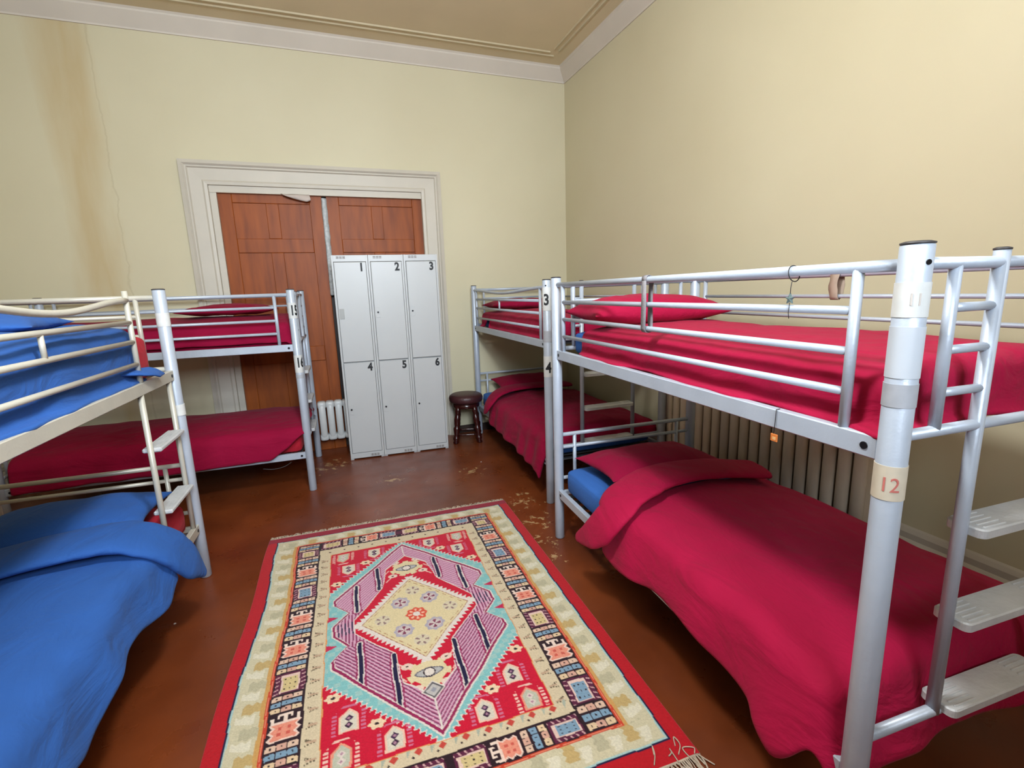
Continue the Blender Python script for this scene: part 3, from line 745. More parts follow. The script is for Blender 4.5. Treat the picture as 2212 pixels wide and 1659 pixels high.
# ring with star charm hanging on the top rail of bed 12
t = empty('key_ring', at(B12, A12, 0, L12 - 1.655)[:2] + (1.609,), A12); tag(t, "dark cord loop with small star charm on the right foreground bunk's top rail", 'charm')
pts = [(0.019 * math.cos(a) - .003, .004 * math.sin(a), 0.021 * math.sin(a) - .006) for a in [2 * PI * k / 24 for k in range(25)]]
MB().tube(pts, .0014, 8).build('ring', STRING, t)
MB().tube([(-.008, 0, -.027), (-.010, .001, -.045), (-.011, .0, -.06)], .0011, 6).build('cord', STRING, t)
st = []
for k in range(10):
    a = PI / 2 + k * PI / 5; r = .015 if k % 2 == 0 else .0065; st.append((r * math.cos(a), r * math.sin(a)))
vs = [(-.0135, x, z - .072) for x, z in st] + [(-.0085, x, z - .072) for x, z in st] + [(-.0155, 0, -.072), (-.0065, 0, -.072)]
fs = [(k, (k + 1) % 10, 10 + (k + 1) % 10, 10 + k) for k in range(10)] + [(k, 20, (k + 1) % 10) for k in range(10)] + [(10 + k, 10 + (k + 1) % 10, 21) for k in range(10)]
MB().add(vs, fs).build('star_charm', CHARM, t)
MB().tube([(-.011, 0, -.082), (-.012, .001, -.11), (-.010, 0, -.125)], .001, 6).build('cord', STRING, t)
# cable tie with orange tag on the side rail
t = empty('luggage_tag', at(B12, A12, -0.0165, L12 - 1.643)[:2] + (1.2,), A12); tag(t, 'small orange tag hanging by a black tie from the upper side rail of bed 12', 'tag')
MB().tube([(0.012, 0, .0295), (-.001, 0, .028), (-.0015, 0, .0), (-.003, .001, -.045)], .0012, 8).build('cable_tie', STRING, t)
MB().rbox(-.0055, -.014, -.064, -.0025, .010, -.042, .001).build('tag', ORANGE, t)
MB().rbox(-.0058, -.009, -.059, -.0024, .003, -.050, .0005).build('tag_window', mat('pale_orange', (240, 190, 130), .5), t)

# ------------------------------------------------------------------ lockers
LK = (0.0363, 4.7996); AK = -0.0524; LH = 1.957
cw = 0.970 / 3
nums = (('1', '4'), ('2', '5'), ('3', '6')); pos = ('left', 'middle', 'right')
for c in range(3):
    lo = (LK[0] + c * cw * math.cos(AK), LK[1] + c * cw * math.sin(AK), 0)
    t = empty('locker', lo, AK); tag(t, 'white metal locker with doors numbered %s and %s, %s of the three' % (nums[c][0], nums[c][1], pos[c]), 'locker', 'white numbered lockers')
    d0, d1 = 0.0, 0.255; g_ = .0012
    mb = MB(); x0, x1 = g_, cw - g_
    mb.rbox(x0, d0 + .002, 0.012, x0 + .018, d1, LH, .002); mb.rbox(x1 - .018, d0 + .002, 0.012, x1, d1, LH, .002)
    mb.box(x0 + .01, d1 - .01, 0.012, x1 - .01, d1, LH); mb.rbox(x0 + .002, d0 + .003, LH - .06, x1 - .002, d1, LH - .001, .002)
    mb.rbox(x0 + .002, d0 + .003, 0.012, x1 - .002, d1, 0.066, .002); mb.box(x0 + .01, d0 + .02, .95, x1 - .01, d1, .975)
    for a, b in ((x0, x0 + .03), (x1 - .03, x1)): mb.box(a, d0 + .01, 0, b, d0 + .05, .013); mb.box(a, d1 - .05, 0, b, d1, .013)
    mb.build('carcass', LOCK, t)
    for k, (z0, z1) in enumerate(((0.969, 1.895), (0.068, 0.962))):
        dm = MB().rbox(x0 + .020, d0 - .006, z0 + .002, x1 - .020, d0 + .014, z1 - .002, .003)
        if True:
            f = MB()
        dr = dm.build('locker_door', LOCK, t)
        MB().box(x0 + .024, d0 - .0075, z0 + .0, x0 + .0255, d0 + .002, z1).build('door_seam', LOCKG, dr)
        # number top right
        vs, fs = glyphs(nums[c][k], 0.102, 0.85, 0.042)
        nx = x1 - .062; nz = z1 - .052
        o = MB().add([(nx + x, d0 - .0068, nz + y) for x, y in vs], fs).build('door_number', INK, dr); mods(o, .0006, 0)
        # lock plate on the left
        lz = z0 + .455 if k == 0 else z0 + .437
        pl_ = MB().rbox(x0 + .030, d0 - .0085, lz - .048, x0 + .072, d0 - .005, lz + .048, .001).build('lock_plate', LOCKG if (c, k) == (0, 0) else LOCK, dr)
        if (c, k) != (0, 0):
            MB().tube([(x0 + .052, d0 - .008, lz + .004), (x0 + .052, d0 - .016, lz + .004)], .0085, 14).build('lock', BOLT, pl_)
    for zz in (LH - .022, 0.034):                            # vent slots
        xs = x0 + .045 if zz > 1 else x1 - .125
        for q in range(3):
            for r_ in range(3):
                MB_ = None
        mb = MB()
        for q in range(3):
            for r_ in range(3): mb.box(xs + q * .028, d0 - .0005, zz - .010 + r_ * .008, xs + q * .028 + .022, d0 + .0035, zz - .006 + r_ * .008)
        mb.build('vent', mat('vent_slot', (150, 140, 134), .7), t)

# ------------------------------------------------------------------ stool
t = empty('stool', (1.268, 4.955, 0), -0.27); tag(t, 'small round stool with oxblood leather seat and dark turned legs, beside the lockers', 'stool')
MB().lathe([(0.02, .425), (.150, .425), (.172, .437), (.180, .455), (.182, .478), (.174, .500), (.150, .515), (.09, .522), (.01, .523)], 0, 0, 36).build('seat', LEATH, t)
MB().lathe([(.02, .375), (.140, .375), (.143, .385), (.143, .425), (.02, .426)], 0, 0, 32).build('seat_rim', DWOOD, t)
prof = [(.017, 0), (.021, .01), (.015, .03), (.022, .05), (.022, .065), (.014, .085), (.020, .12), (.024, .15), (.024, .17), (.015, .185), (.021, .21), (.024, .26), (.019, .30), (.014, .315), (.021, .33), (.021, .40)]
for k in range(4):
    a = PI / 4 + k * PI / 2; mb = MB().lathe(prof, 0, 0, 16); c, s = math.cos(a), math.sin(a)
    mb.v = [(x * 1.45 + c * (.180 - z * .15), y * 1.45 + s * (.180 - z * .15), z) for x, y, z in mb.v]; mb.build('leg', DWOOD, t)
for k in range(4):
    a = PI / 4 + k * PI / 2; b = a + PI / 2; r_ = .16
    z = .085
    p = Vector((math.cos(a) * .150, math.sin(a) * .150, z)); q = Vector((math.cos(b) * .150, math.sin(b) * .150, z))
    MB().tube([p.lerp(q, f) for f in (0, .2, .4, .5, .6, .8, 1)], [.008, .010, .012, .014, .012, .010, .008], 12).build('stretcher', DWOOD, t)

# ------------------------------------------------------------------ radiators
def radiator(name, loc, rz, n, pitch, z0, z1, depth, m, label, fill=.62):
    """columns spread along local x, faces toward local -y"""
    t = empty(name, loc, rz); tag(t, label, 'radiator')
    wv = pitch * fill
    for k in range(n):
        mb = MB(); x = k * pitch
        # one section: two rounded columns front/back joined by hubs
        for yy in (0.018, depth - .018):
            mb.lathe([(.01, z0 + .02), (wv / 2, z0 + .045), (wv / 2, z1 - .045), (.01, z1 - .015)], 0, 0, 14)
            o0 = len(mb.v) - 4 * 14
            for i in range(o0, len(mb.v)): vx, vy, vz = mb.v[i]; mb.v[i] = (x + vx, yy + vy * .62, vz)
        for (a, b) in ((z0, z0 + .075), (z1 - .075, z1)):
            zc = (a + b) / 2; h = (b - a) / 2; vs = []; fs = []; ns = 20
            secs = ((-pitch * .5, .62), (-wv * .5, .90), (-wv * .25, 1.0), (wv * .25, 1.0), (wv * .5, .90), (pitch * .5, .62))
            for (dx, s) in secs:
                for q in range(ns):
                    an = 2 * PI * q / ns; c, s_ = math.cos(an), math.sin(an)
                    vs.append((x + dx, depth / 2 + abs(c) ** .5 * (1 if c > 0 else -1) * depth / 2 * s, zc + abs(s_) ** .6 * (1 if s_ > 0 else -1) * h * s))
            for i in range(len(secs) - 1):
                for q in range(ns): A = i * ns + q; B = i * ns + (q + 1) % ns; fs.append((A, A + ns, B + ns, B))
            fs.append(tuple(range(ns))); fs.append(tuple((len(secs) - 1) * ns + q for q in range(ns))[::-1])
            mb.add(vs, fs, True)
        mb.box(x - wv * .22, .02, z0 + .04, x + wv * .22, depth - .02, z1 - .04)
        mb.build('radiator_section', m, t)
    for k in ((0, n - 1) if n > 5 else (n - 1,)):
        MB().rbox(k * pitch - .012, .02, 0.0, k * pitch + .012, depth - .02, z0 + .02, .004).build('foot', m, t)
    return t
r1 = radiator('radiator', (-0.187, 5.068, 0), 0.0, 4, 0.079, 0.15, 0.556, 0.11, RADW, 'low white column radiator between the far wall bunk and the lockers', .84)
r2_ = radiator('radiator', (2.44, 3.17, 0), -PI / 2, 20, 0.0835, 0.12, 0.88, 0.14, RADC, 'long cream column radiator on the right wall behind the foreground bunk', .84)
mb = MB().tube([(-.10, .07, 0.0), (-.10, .07, .30), (-.10, .07, .36)], .011, 12); mb.build('pipe', RADC, r2_)
mb = MB().tube([(-.10, .07, .36), (-.10, .07, .95)], .010, 12); mb.build('pipe', RADC, r2_)
mb = MB().tube([(-.10, .07, .37), (-.05, .07, .37), (-.02, .07, .37)], [.016, .018, .012], 14); mb.tube([(-.125, .07, .37), (-.105, .07, .37)], .022, 16); mb.build('valve', RADC, r2_)

# ------------------------------------------------------------------ rug
RX, RY, RA = -0.527655, 3.34329, -0.030036
RW, RL = 1.63, 2.205
def hexc(c): return np.array(lin(c), dtype=np.float32)
def paint_rug(S, T_):
    red = hexc((202, 20, 52)); crim = hexc((186, 22, 34)); maroon = hexc((150, 30, 52)); cream = hexc((222, 206, 172)); tan = hexc((196, 168, 112))
    navy = hexc((30, 26, 62)); teal = hexc((132, 190, 190)); orange = hexc((200, 66, 44)); salmon = hexc((232, 146, 122)); dark = hexc((46, 26, 34))
    purple = hexc((214, 164, 186)); mag = hexc((150, 36, 84)); lav = hexc((176, 170, 184)); wht = hexc((226, 214, 204)); blue = hexc((128, 158, 180)); yel = hexc((212, 190, 136)); plum = hexc((92, 34, 62))
    rng = np.random.RandomState(4)
    s = S; t = T_
    col = np.zeros(S.shape + (3,), np.float32); col[:] = crim
    def put(m, c): col[m] = c
    def box(a, b, c, d): return (s >= a) & (s < b) & (t >= c) & (t < d)
    def poly(pts, ss=None, tt=None):
        ss = s if ss is None else ss; tt = t if tt is None else tt
        ins = np.zeros(ss.shape, bool); n = len(pts)
        for i in range(n):
            x1, y1 = pts[i]; x2, y2 = pts[(i + 1) % n]
            if y1 == y2: continue
            c = ((tt >= min(y1, y2)) & (tt < max(y1, y2))) & (ss < (tt - y1) / (y2 - y1) * (x2 - x1) + x1)
            ins ^= c
        return ins
    def segd(x1, y1, x2, y2):
        L2 = (x2 - x1) ** 2 + (y2 - y1) ** 2; k = np.clip(((s - x1) * (x2 - x1) + (t - y1) * (y2 - y1)) / L2, 0, 1)
        return np.hypot(s - x1 - k * (x2 - x1), t - y1 - k * (y2 - y1)), k * math.sqrt(L2)
    tri = lambda u, p: np.abs(((u / p) % 1.0) * 2 - 1)      # 0..1 triangle wave
    # ends
    put(t < .062, maroon); put(t > 2.13, crim)
    # navy edge + teal edge + cream band with stepped tan patches
    put(box(.060, 1.572, .062, 2.128), navy); put(box(.067, 1.565, .066, 2.121), hexc((168, 200, 200)))
    put(box(.073, 1.559, .070, 2.114), hexc((208, 198, 166)))
    def tulips(m, u, w_, w0, w1, per):
        k = np.floor(u / per).astype(int); f = (u / per) % 1.0; v = (w_ - w0) / (w1 - w0)
        jag = .10 * tri(v, .28)
        a = (f > .06 + jag) & (f < .50 + jag * .8 - .22 * np.abs(v - .5)) & (v > .30)
        c2 = np.where((k % 2 == 0)[..., None], tan, hexc((188, 180, 150)))
        mm = m & a; col[mm] = c2[mm]
        b2 = m & (f > .55 + jag) & (f < .97 - .3 * np.abs(v - .6)) & (v > .12) & (v < .72); col[b2] = hexc((224, 216, 192))
    lm = (s >= .073) & (s < .185) & (t > .16) & (t < 2.02); tulips(lm, t, s, .073, .185, .118)
    rm = (s > 1.447) & (s < 1.559) & (t > .16) & (t < 2.02); tulips(rm, t, 1.632 - s, .073, .185, .118)
    bm = (t > 2.022) & (t < 2.114) & (s > .10) & (s < 1.53); tulips(bm, s, 2.187 - t, .073, .165, .118)
    tm = (t > .070) & (t < .155) & (s > .10) & (s < 1.53); tulips(tm, s, t, .073, .16, .118)
    put(box(.170, .186, .16, 2.022) | box(1.446, 1.462, .16, 2.022), hexc((206, 158, 92)))
    # orange-red guard line
    put(box(.186, 1.446, .155, 2.022), orange); put(box(.191, 1.441, .160, 2.017), hexc((230, 140, 110))); put(box(.194, 1.438, .163, 2.014), orange)
    put(box(.199, 1.433, .168, 2.009), dark)
    # main border blocks:  side strips .203-.322 ; ends .172-.268 / 1.910-2.005
    def block(kind, ua, ub, w0, w1, U, Wc, m):
        """ua..ub along, w0..w1 across"""
        M0 = m & (U >= ua) & (U < ub) & (Wc >= w0) & (Wc < w1); u = (U - ua) / (ub - ua); v = (Wc - w0) / (w1 - w0)
        if kind == 'bars':
            rows = [hexc((224, 190, 166)), blue, hexc((226, 196, 158))]
            nb = 3
            r_ = np.clip((u * nb).astype(int), 0, nb - 1); fr = (u * nb) % 1.0; cc = (v * 3) % 1.0
            cell = M0 & (fr > .16 + .12 * (np.abs(cc - .5) > .40)) & (fr < .90) & (np.abs(cc - .5) < .46)
            for k in range(nb):
                mm = cell & (r_ == k); col[mm] = rows[k]
            mid = cell & ((v * 3).astype(int) == 1) & (r_ != 1); col[mid] = hexc((214, 166, 146))
            dots = cell & (np.abs(fr - .52) < .12) & (np.abs(cc - .5) < .07); col[dots] = dark
        elif kind == 'stone':
            col[M0] = plum
            st = M0 & (np.abs(v - .5) > .36) & (((u * 5 + v * 2) % 1.0) > .72); col[st] = hexc((206, 160, 160))
            ins = M0 & (np.abs(v - .5) < .31) & (u > .08) & (u < .94); col[ins] = hexc((230, 196, 182))
            ins2 = M0 & (np.abs(v - .5) < .25) & (u > .20) & (u < .90); col[ins2] = yel if stone_c[0] % 2 == 0 else blue
            stone_c[0] += 1
            d = ins2 & (((u - .2) / .7 * 3) % 1.0 > .36) & (((u - .2) / .7 * 3) % 1.0 < .62) & (((v - .25) / .5 * 3) % 1.0 > .36) & (((v - .25) / .5 * 3) % 1.0 < .62); col[d] = dark
        elif kind == 'crab':
            jag = .5 - .13 * tri(u, .25) ; body = M0 & (np.abs(v - .5) < jag) & (u > .30) & (u < .98); col[body] = hexc((238, 206, 190))
            b2 = M0 & (np.abs(v - .5) < jag - .08) & (u > .38) & (u < .93); col[b2] = salmon
            dt = b2 & (((np.abs(v - .36) < .06) | (np.abs(v - .64) < .06)) & ((np.abs(u - .56) < .055) | (np.abs(u - .76) < .055))); col[dt] = hexc((206, 92, 78))
            hk = M0 & (u > .04) & (u < .34) & (((np.abs(v - .5) < .06)) | ((np.abs(u - .07) < .035) & (np.abs(v - .5) < .22)) | ((np.abs(np.abs(v - .5) - .20) < .035) & (u < .2)) | ((np.abs(np.abs(v - .5) - .40) < .05) & (u > .12))); col[hk] = hexc((238, 214, 198))
    stone_c = [0]
    m_all = np.ones(S.shape, bool)
    for side in (0, 1):
        Wc = s if side == 0 else 1.632 - s
        seq = [('bars', .175, .245), ('stone', .25, .325), ('bars', .33, .425), ('crab', .43, .545), ('bars', .55, .65), ('stone', .655, .765), ('bars', .77, .865), ('crab', .87, .985), ('bars', .99, 1.09), ('crab', 1.095, 1.205), ('bars', 1.21, 1.30),
               ('stone', 1.305, 1.42), ('bars', 1.425, 1.515), ('crab', 1.52, 1.65), ('bars', 1.655, 1.755), ('stone', 1.76, 1.885), ('bars', 1.89, 2.005)]
        sd = (s < .33) if side == 0 else (s > 1.30)
        for k, a, b in seq: block(k, a, b, .204, .318, t, Wc, sd)
    for end in (0, 1):
        Wc = t if end == 0 else 2.177 - t
        w0, w1 = .173, .262
        sd = ((t < .27) if end == 0 else (t > 1.9)) & (s > .327) & (s < 1.305)
        seq = [('stone', .335, .45), ('bars', .455, .56), ('crab', .565, .68), ('stone', .685, .80), ('stone', .83, .945), ('crab', .95, 1.065), ('bars', 1.07, 1.175), ('stone', 1.18, 1.30)]
        for k, a, b in seq: block(k, a, b, w0, w1, s, Wc, sd)
        if end == 0: put(sd & (np.hypot(s - .815, (t - .218)) < .022), plum)
    # inner cream band
    put(box(.325, 1.307, .272, 1.905), hexc((214, 196, 164)))
    def vs_(m, u, wc):
        f = (u / .075) % 1.0
        q = m & ((np.abs(f - .30 - wc * .35) < .07) | (np.abs(f - .72 + wc * .25) < .05)) & (np.abs(wc - .5) < .34) & (((wc * 5) % 1.0) > .25); col[q] = hexc((110, 96, 76))
        q = m & (np.abs(f - .5) < .06) & (np.abs(wc - .55) < .32); col[q] = hexc((196, 164, 136))
    vs_((s > .33) & (s < .385) & (t > .36) & (t < 1.85), t, (s - .33) / .055); vs_((s < 1.302) & (s > 1.247) & (t > .36) & (t < 1.85), t, (1.302 - s) / .055)
    for end in (0, 1):
        Wc = t if end == 0 else 2.177 - t
        m = (Wc > .275) & (Wc < .35) & (s > .34) & (s < 1.29); f = (s / .085) % 1.0; k = np.floor(s / .085).astype(int)
        put(m & ((np.abs(f - .5) * .085 + np.abs(Wc - .312)) < .016) & (end == 1), hexc((196, 70, 60)))
        put(m & ((np.abs(f - .5) * .085 + np.abs(Wc - .312)) < .008) & (end == 0), hexc((90, 60, 60)))
        put(m & (np.abs(f - .02 - (Wc - .312) * 6) < .09) & (np.abs(Wc - .312) < .026) & (end == 1), hexc((170, 176, 160)))
        put(m & ((np.abs(f - .27) * .085 + np.abs(np.abs(Wc - .312) - .018)) < .006) & (end == 1), dark)
    # field
    put(box(.388, 1.244, .350, 1.852), hexc((222, 150, 90))); put(box(.392, 1.240, .354, 1.848), red)
    field = box(.392, 1.240, .354, 1.848)
    # medallion
    cx = .815
    def mir(pts): return pts + [(2 * cx - x, y) for x, y in pts[::-1]]
    # teal surround, toothed
    tl = [(cx, .352), (.392, .800), (.392, 1.425), (cx, 1.872)]
    for grow, c in ((.016, wht), (.0, teal)):
        base = poly(mir([(cx, .366 - grow), (.36, .835 - grow), (.36, 1.382 + grow), (cx, 1.842 + grow)]))
        d1, l1 = segd(cx, .366, .36, .835); d2, l2 = segd(cx, .366, 2 * cx - .36, .835); d3, l3 = segd(cx, 1.842, .36, 1.382); d4, l4 = segd(cx, 1.842, 2 * cx - .36, 1.382)
        teeth = np.zeros(S.shape, bool)
        for d, l in ((d1, l1), (d2, l2), (d3, l3), (d4, l4)): teeth |= (d < (.026 if grow else .020) * (1 - tri(l, .026)) + (0.003 if grow else 0))
        put(field & (base | teeth), c)
    tz = field & poly(mir([(cx, .366), (.36, .835), (.36, 1.382), (cx, 1.842)])); mixm = tz & (((s * 37).astype(int) + (t * 41).astype(int)) % 3 == 0); col[mixm] = hexc((158, 196, 190))
    for yy in (1.0, 1.21):
        for sx in (.392, 1.240):
            put(field & (np.abs(t - yy) < .020 * (1 - np.abs(s - sx) / .05)) & (np.abs(s - sx) < .05), hexc((196, 40, 80)))
    outer = [(cx, .402), (.430, .858), (.430, .900), (.498, .985), (.430, 1.065), (.430, 1.140), (.494, 1.225), (.430, 1.300), (.430, 1.345), (cx, 1.806)]
    def scaled(pts, k, cyy=1.105): return [(cx + (x - cx) * k, cyy + (y - cyy) * k) for x, y in pts]
    put(poly(mir(scaled(outer, 1.045))), wht); put(poly(mir(scaled(outer, 1.028))), mag); put(poly(mir(scaled(outer, 1.0))), wht)
    O = poly(mir(scaled(outer, .992))); col[O] = purple
    # ruled lines following the medallion edge
    up_ = t < 1.105
    q = np.abs(s - cx) * .766 + np.abs(t - 1.105) * .643
    ph = (q / .0145) % 1.0
    near_mid = np.abs(t - 1.105) < .13
    put(O & (ph < .34) & ~near_mid & (t > 1.105), hexc((158, 66, 108))); put(O & (ph < .34) & ~near_mid & (t < 1.105), hexc((172, 104, 138))); put(O & (ph > .30) & (ph < .46) & (t > 1.105) & ~near_mid, hexc((84, 44, 78)))
    q2 = np.abs(s - cx) + .0; ph2 = (q2 / .016) % 1.0
    put(O & near_mid & (ph2 < .42), hexc((140, 56, 96))); put(O & (np.abs(t - 1.105) < .045) & (ph2 < .36) & (np.abs(s - cx) > .30), navy)
    # navy bars, nearly parallel to the long side
    for sg in (-1, 1):
        for (a, b, c, d) in ((.10, 0, 0, 0),):
            pass
        for (xa, ya, xb, yb) in ((-.165, .62, -.165, .83), (-.285, .76, -.285, .985), (-.275, 1.23, -.275, 1.515), (-.135, 1.36, -.135, 1.665)):
            d, l = segd(cx + sg * xa, ya, cx + sg * xb, yb); put(O & (d < .013), wht); put(O & (d < .0085), navy); put(O & (np.abs(d - .019) < .0025), mag)
    dm_ = O & (np.abs(s - cx) < .003) & ((t < .55) | (t > 1.62)); put(dm_, wht)
    inner = [(cx, .535), (.700, .655), (.668, .83), (.520, 1.055), (.520, 1.155), (.590, 1.235), (.690, 1.350), (.705, 1.530), (cx, 1.635)]
    put(poly(mir(scaled(inner, 1.02))), wht); put(poly(mir(inner)), red); inn = poly(mir(inner))
    # feather marks
    for sg in (-1, 1):
        for yy in (.70, .78, 1.42, 1.50):
            d, l = segd(cx + sg * .125, yy, cx + sg * .10, yy + (.03 if yy > 1 else -.03)); put(inn & (d < .004), hexc((236, 180, 170)))
    # beetles
    for by, sc in ((.672, 1.0), (1.512, 1.0)):
        rr = np.hypot((s - cx) / .085, (t - by) / .072); an = np.arctan2(t - by, s - cx)
        put(inn & (rr < 1.0 + .10 * np.sign(np.sin(an * 7))), hexc((224, 206, 164)))
        put(inn & (np.abs(s - cx) / .062 + (np.abs(t - by) / .030) ** 2 < 1), hexc((104, 100, 112))); put(inn & (np.abs(s - cx) / .054 + (np.abs(t - by) / .024) ** 2 < 1), hexc((180, 178, 176)))
        put(inn & (np.hypot(s - cx, t - by) < .026), dark); put(inn & (np.hypot(s - cx, t - by) < .021), wht)
        for sg in (-1, 1):
            for (ox, oy) in ((.062, .075), (.085, -.06)):
                oy = oy if by > 1 else -oy
                r_ = np.hypot((s - cx - sg * ox) / .026, (t - by - oy) / .018); put(inn & (r_ < 1), hexc((232, 204, 186))); put(inn & (r_ < .28), dark)
    for k_, c in ((.050, wht), (.042, hexc((96, 92, 96))), (.033, hexc((190, 184, 180))), (.014, hexc((150, 150, 160)))):
        put(np.abs(s - cx) + np.abs(t - 1.612) < k_, c)
    # centre diamond with toothed white edge
    def dia(g): return poly([(cx, .796 - g * 1.3), (.555 - g * 1.15, 1.105), (cx, 1.416 + g * 1.3), (1.077 + g * 1.15, 1.105)])
    put(dia(.022), wht)
    for (x2, y2) in ((.53, 1.105), (1.102, 1.105)):
        for y1 in (.766, 1.446):
            d, l = segd(cx, y1, x2, y2); put((d < .022 * (1 - tri(l, .027))) & inn, wht)
    put(dia(.004), hexc((170, 110, 84))); put(dia(0), hexc((222, 204, 160)))
    D = dia(-.012)
    for (x2, y2) in ((.565, 1.105), (1.067, 1.105)):
        for y1 in (.81, 1.402):
            d, l = segd(cx, y1, x2, y2); put(D & (d < .006) & (tri(l, .05) > .45), hexc((176, 132, 96)))
    for (fx, fy) in ((.745, .995), (.895, .995), (.742, 1.214), (.889, 1.214)):
        rr = np.hypot((s - fx) / .046, (t - fy) / .046); an = np.arctan2(t - fy, s - fx)
        put(D & (rr < 1.0 + .08 * np.cos(an * 8)), hexc((176, 168, 180))); put(D & (rr < .72), hexc((206, 190, 186))); put(D & (rr < .62) & (np.cos(an * 4) > .2), hexc((130, 60, 86))); put(D & (rr < .3) & (np.cos(an * 4 + PI) > .2), wht)
    for (fx, fy) in ((.82, .905), (.65, 1.105), (.985, 1.105), (.815, 1.305)):
        rr = np.hypot((s - fx) / .038, (t - fy) / .038); an = np.arctan2(t - fy, s - fx)
        put(D & (rr < 1.0), hexc((214, 200, 172))); put(D & (rr > .35) & (rr < .85) & (np.cos(an * 5) > .5), hexc((140, 110, 110)))
    rr = np.hypot((s - cx) / .050, (t - 1.108) / .050); an = np.arctan2(t - 1.108, s - cx)
    put(D & (rr < 1.0 + .08 * np.cos(an * 8)), hexc((216, 84, 62))); put(D & (rr < .8) & (rr > .45) & (np.cos(an * 8) > .3), hexc((240, 190, 160))); put(D & (rr < .36), wht)
    # botehs (house-shaped motifs) and small flowers in the corners
    def boteh(bx, by, flip, pale):
        V = (t - by) * flip; Hs = s - bx
        out = (np.abs(Hs) < .036) & (V > -.045) & (V < .045)
        top_ = (V <= -.028) & (np.abs(Hs) > .036 * (V + .062) / .034)
        shape = (np.abs(Hs) < .036) & (V > -.062) & (V < .045) & ~top_
        ring = (np.abs(Hs) < .062) & (V > -.085) & (V < .048) & ~((V < -.04) & (np.abs(Hs) > .062 * (V + .10) / .06)) & ~((np.abs(Hs) < .045) & (V > -.068))
        rc = hexc((238, 190, 176)) if pale else hexc((206, 110, 140))
        put(field & ring & (((V / .017) % 1.0) > .42), rc)
        put(field & shape, hexc((236, 190, 168)) if not pale else hexc((232, 150, 124)))
        sh2 = (np.abs(Hs) < .028) & (V > -.050) & (V < .038) & ~((V <= -.024) & (np.abs(Hs) > .028 * (V + .052) / .028)); put(field & sh2, hexc((216, 206, 188)) if not pale else hexc((190, 190, 170)))
        for dv, c in ((-.016, hexc((66, 36, 72))), (.014, hexc((60, 32, 60)))):
            if pale: c = hexc((222, 206, 196))
            put(field & (np.abs(Hs) + np.abs(V - dv) < .016), c); put(field & (np.abs(Hs) + np.abs(V - dv) < .007), hexc((176, 130, 150)))
    def flower(fx, fy):
        rr = np.hypot((s - fx) / .030, (t - fy) / .022); an = np.arctan2((t - fy) / .022, (s - fx) / .030)
        put(field & (rr < 1.0 + .14 * np.cos(an * 6)), hexc((236, 206, 172))); put(field & (rr < .28), dark)
    for (bx, by, fl, pale) in ((.490, 1.650, 1, False), (.645, 1.785, 1, False), (.462, 1.795, 1, True)):
        boteh(bx, by, fl, pale); boteh(2 * cx - bx, by, fl, pale); boteh(bx, 2.21 - by, -fl, pale); boteh(2 * cx - bx, 2.21 - by, -fl, pale)
    for (fx, fy) in ((.430, 1.515), (.590, 1.692), (.430, 1.708)):
        if fx == .430 and fy > 1.6: continue
        for a in (fx, 2 * cx - fx):
            for b in (fy, 2.212 - fy): flower(a, b)
    # hand-knotted irregularity
    col *= (1 + .05 * rng.randn(*S.shape, 1)).astype(np.float32)
    return np.clip(col, 0, 1)
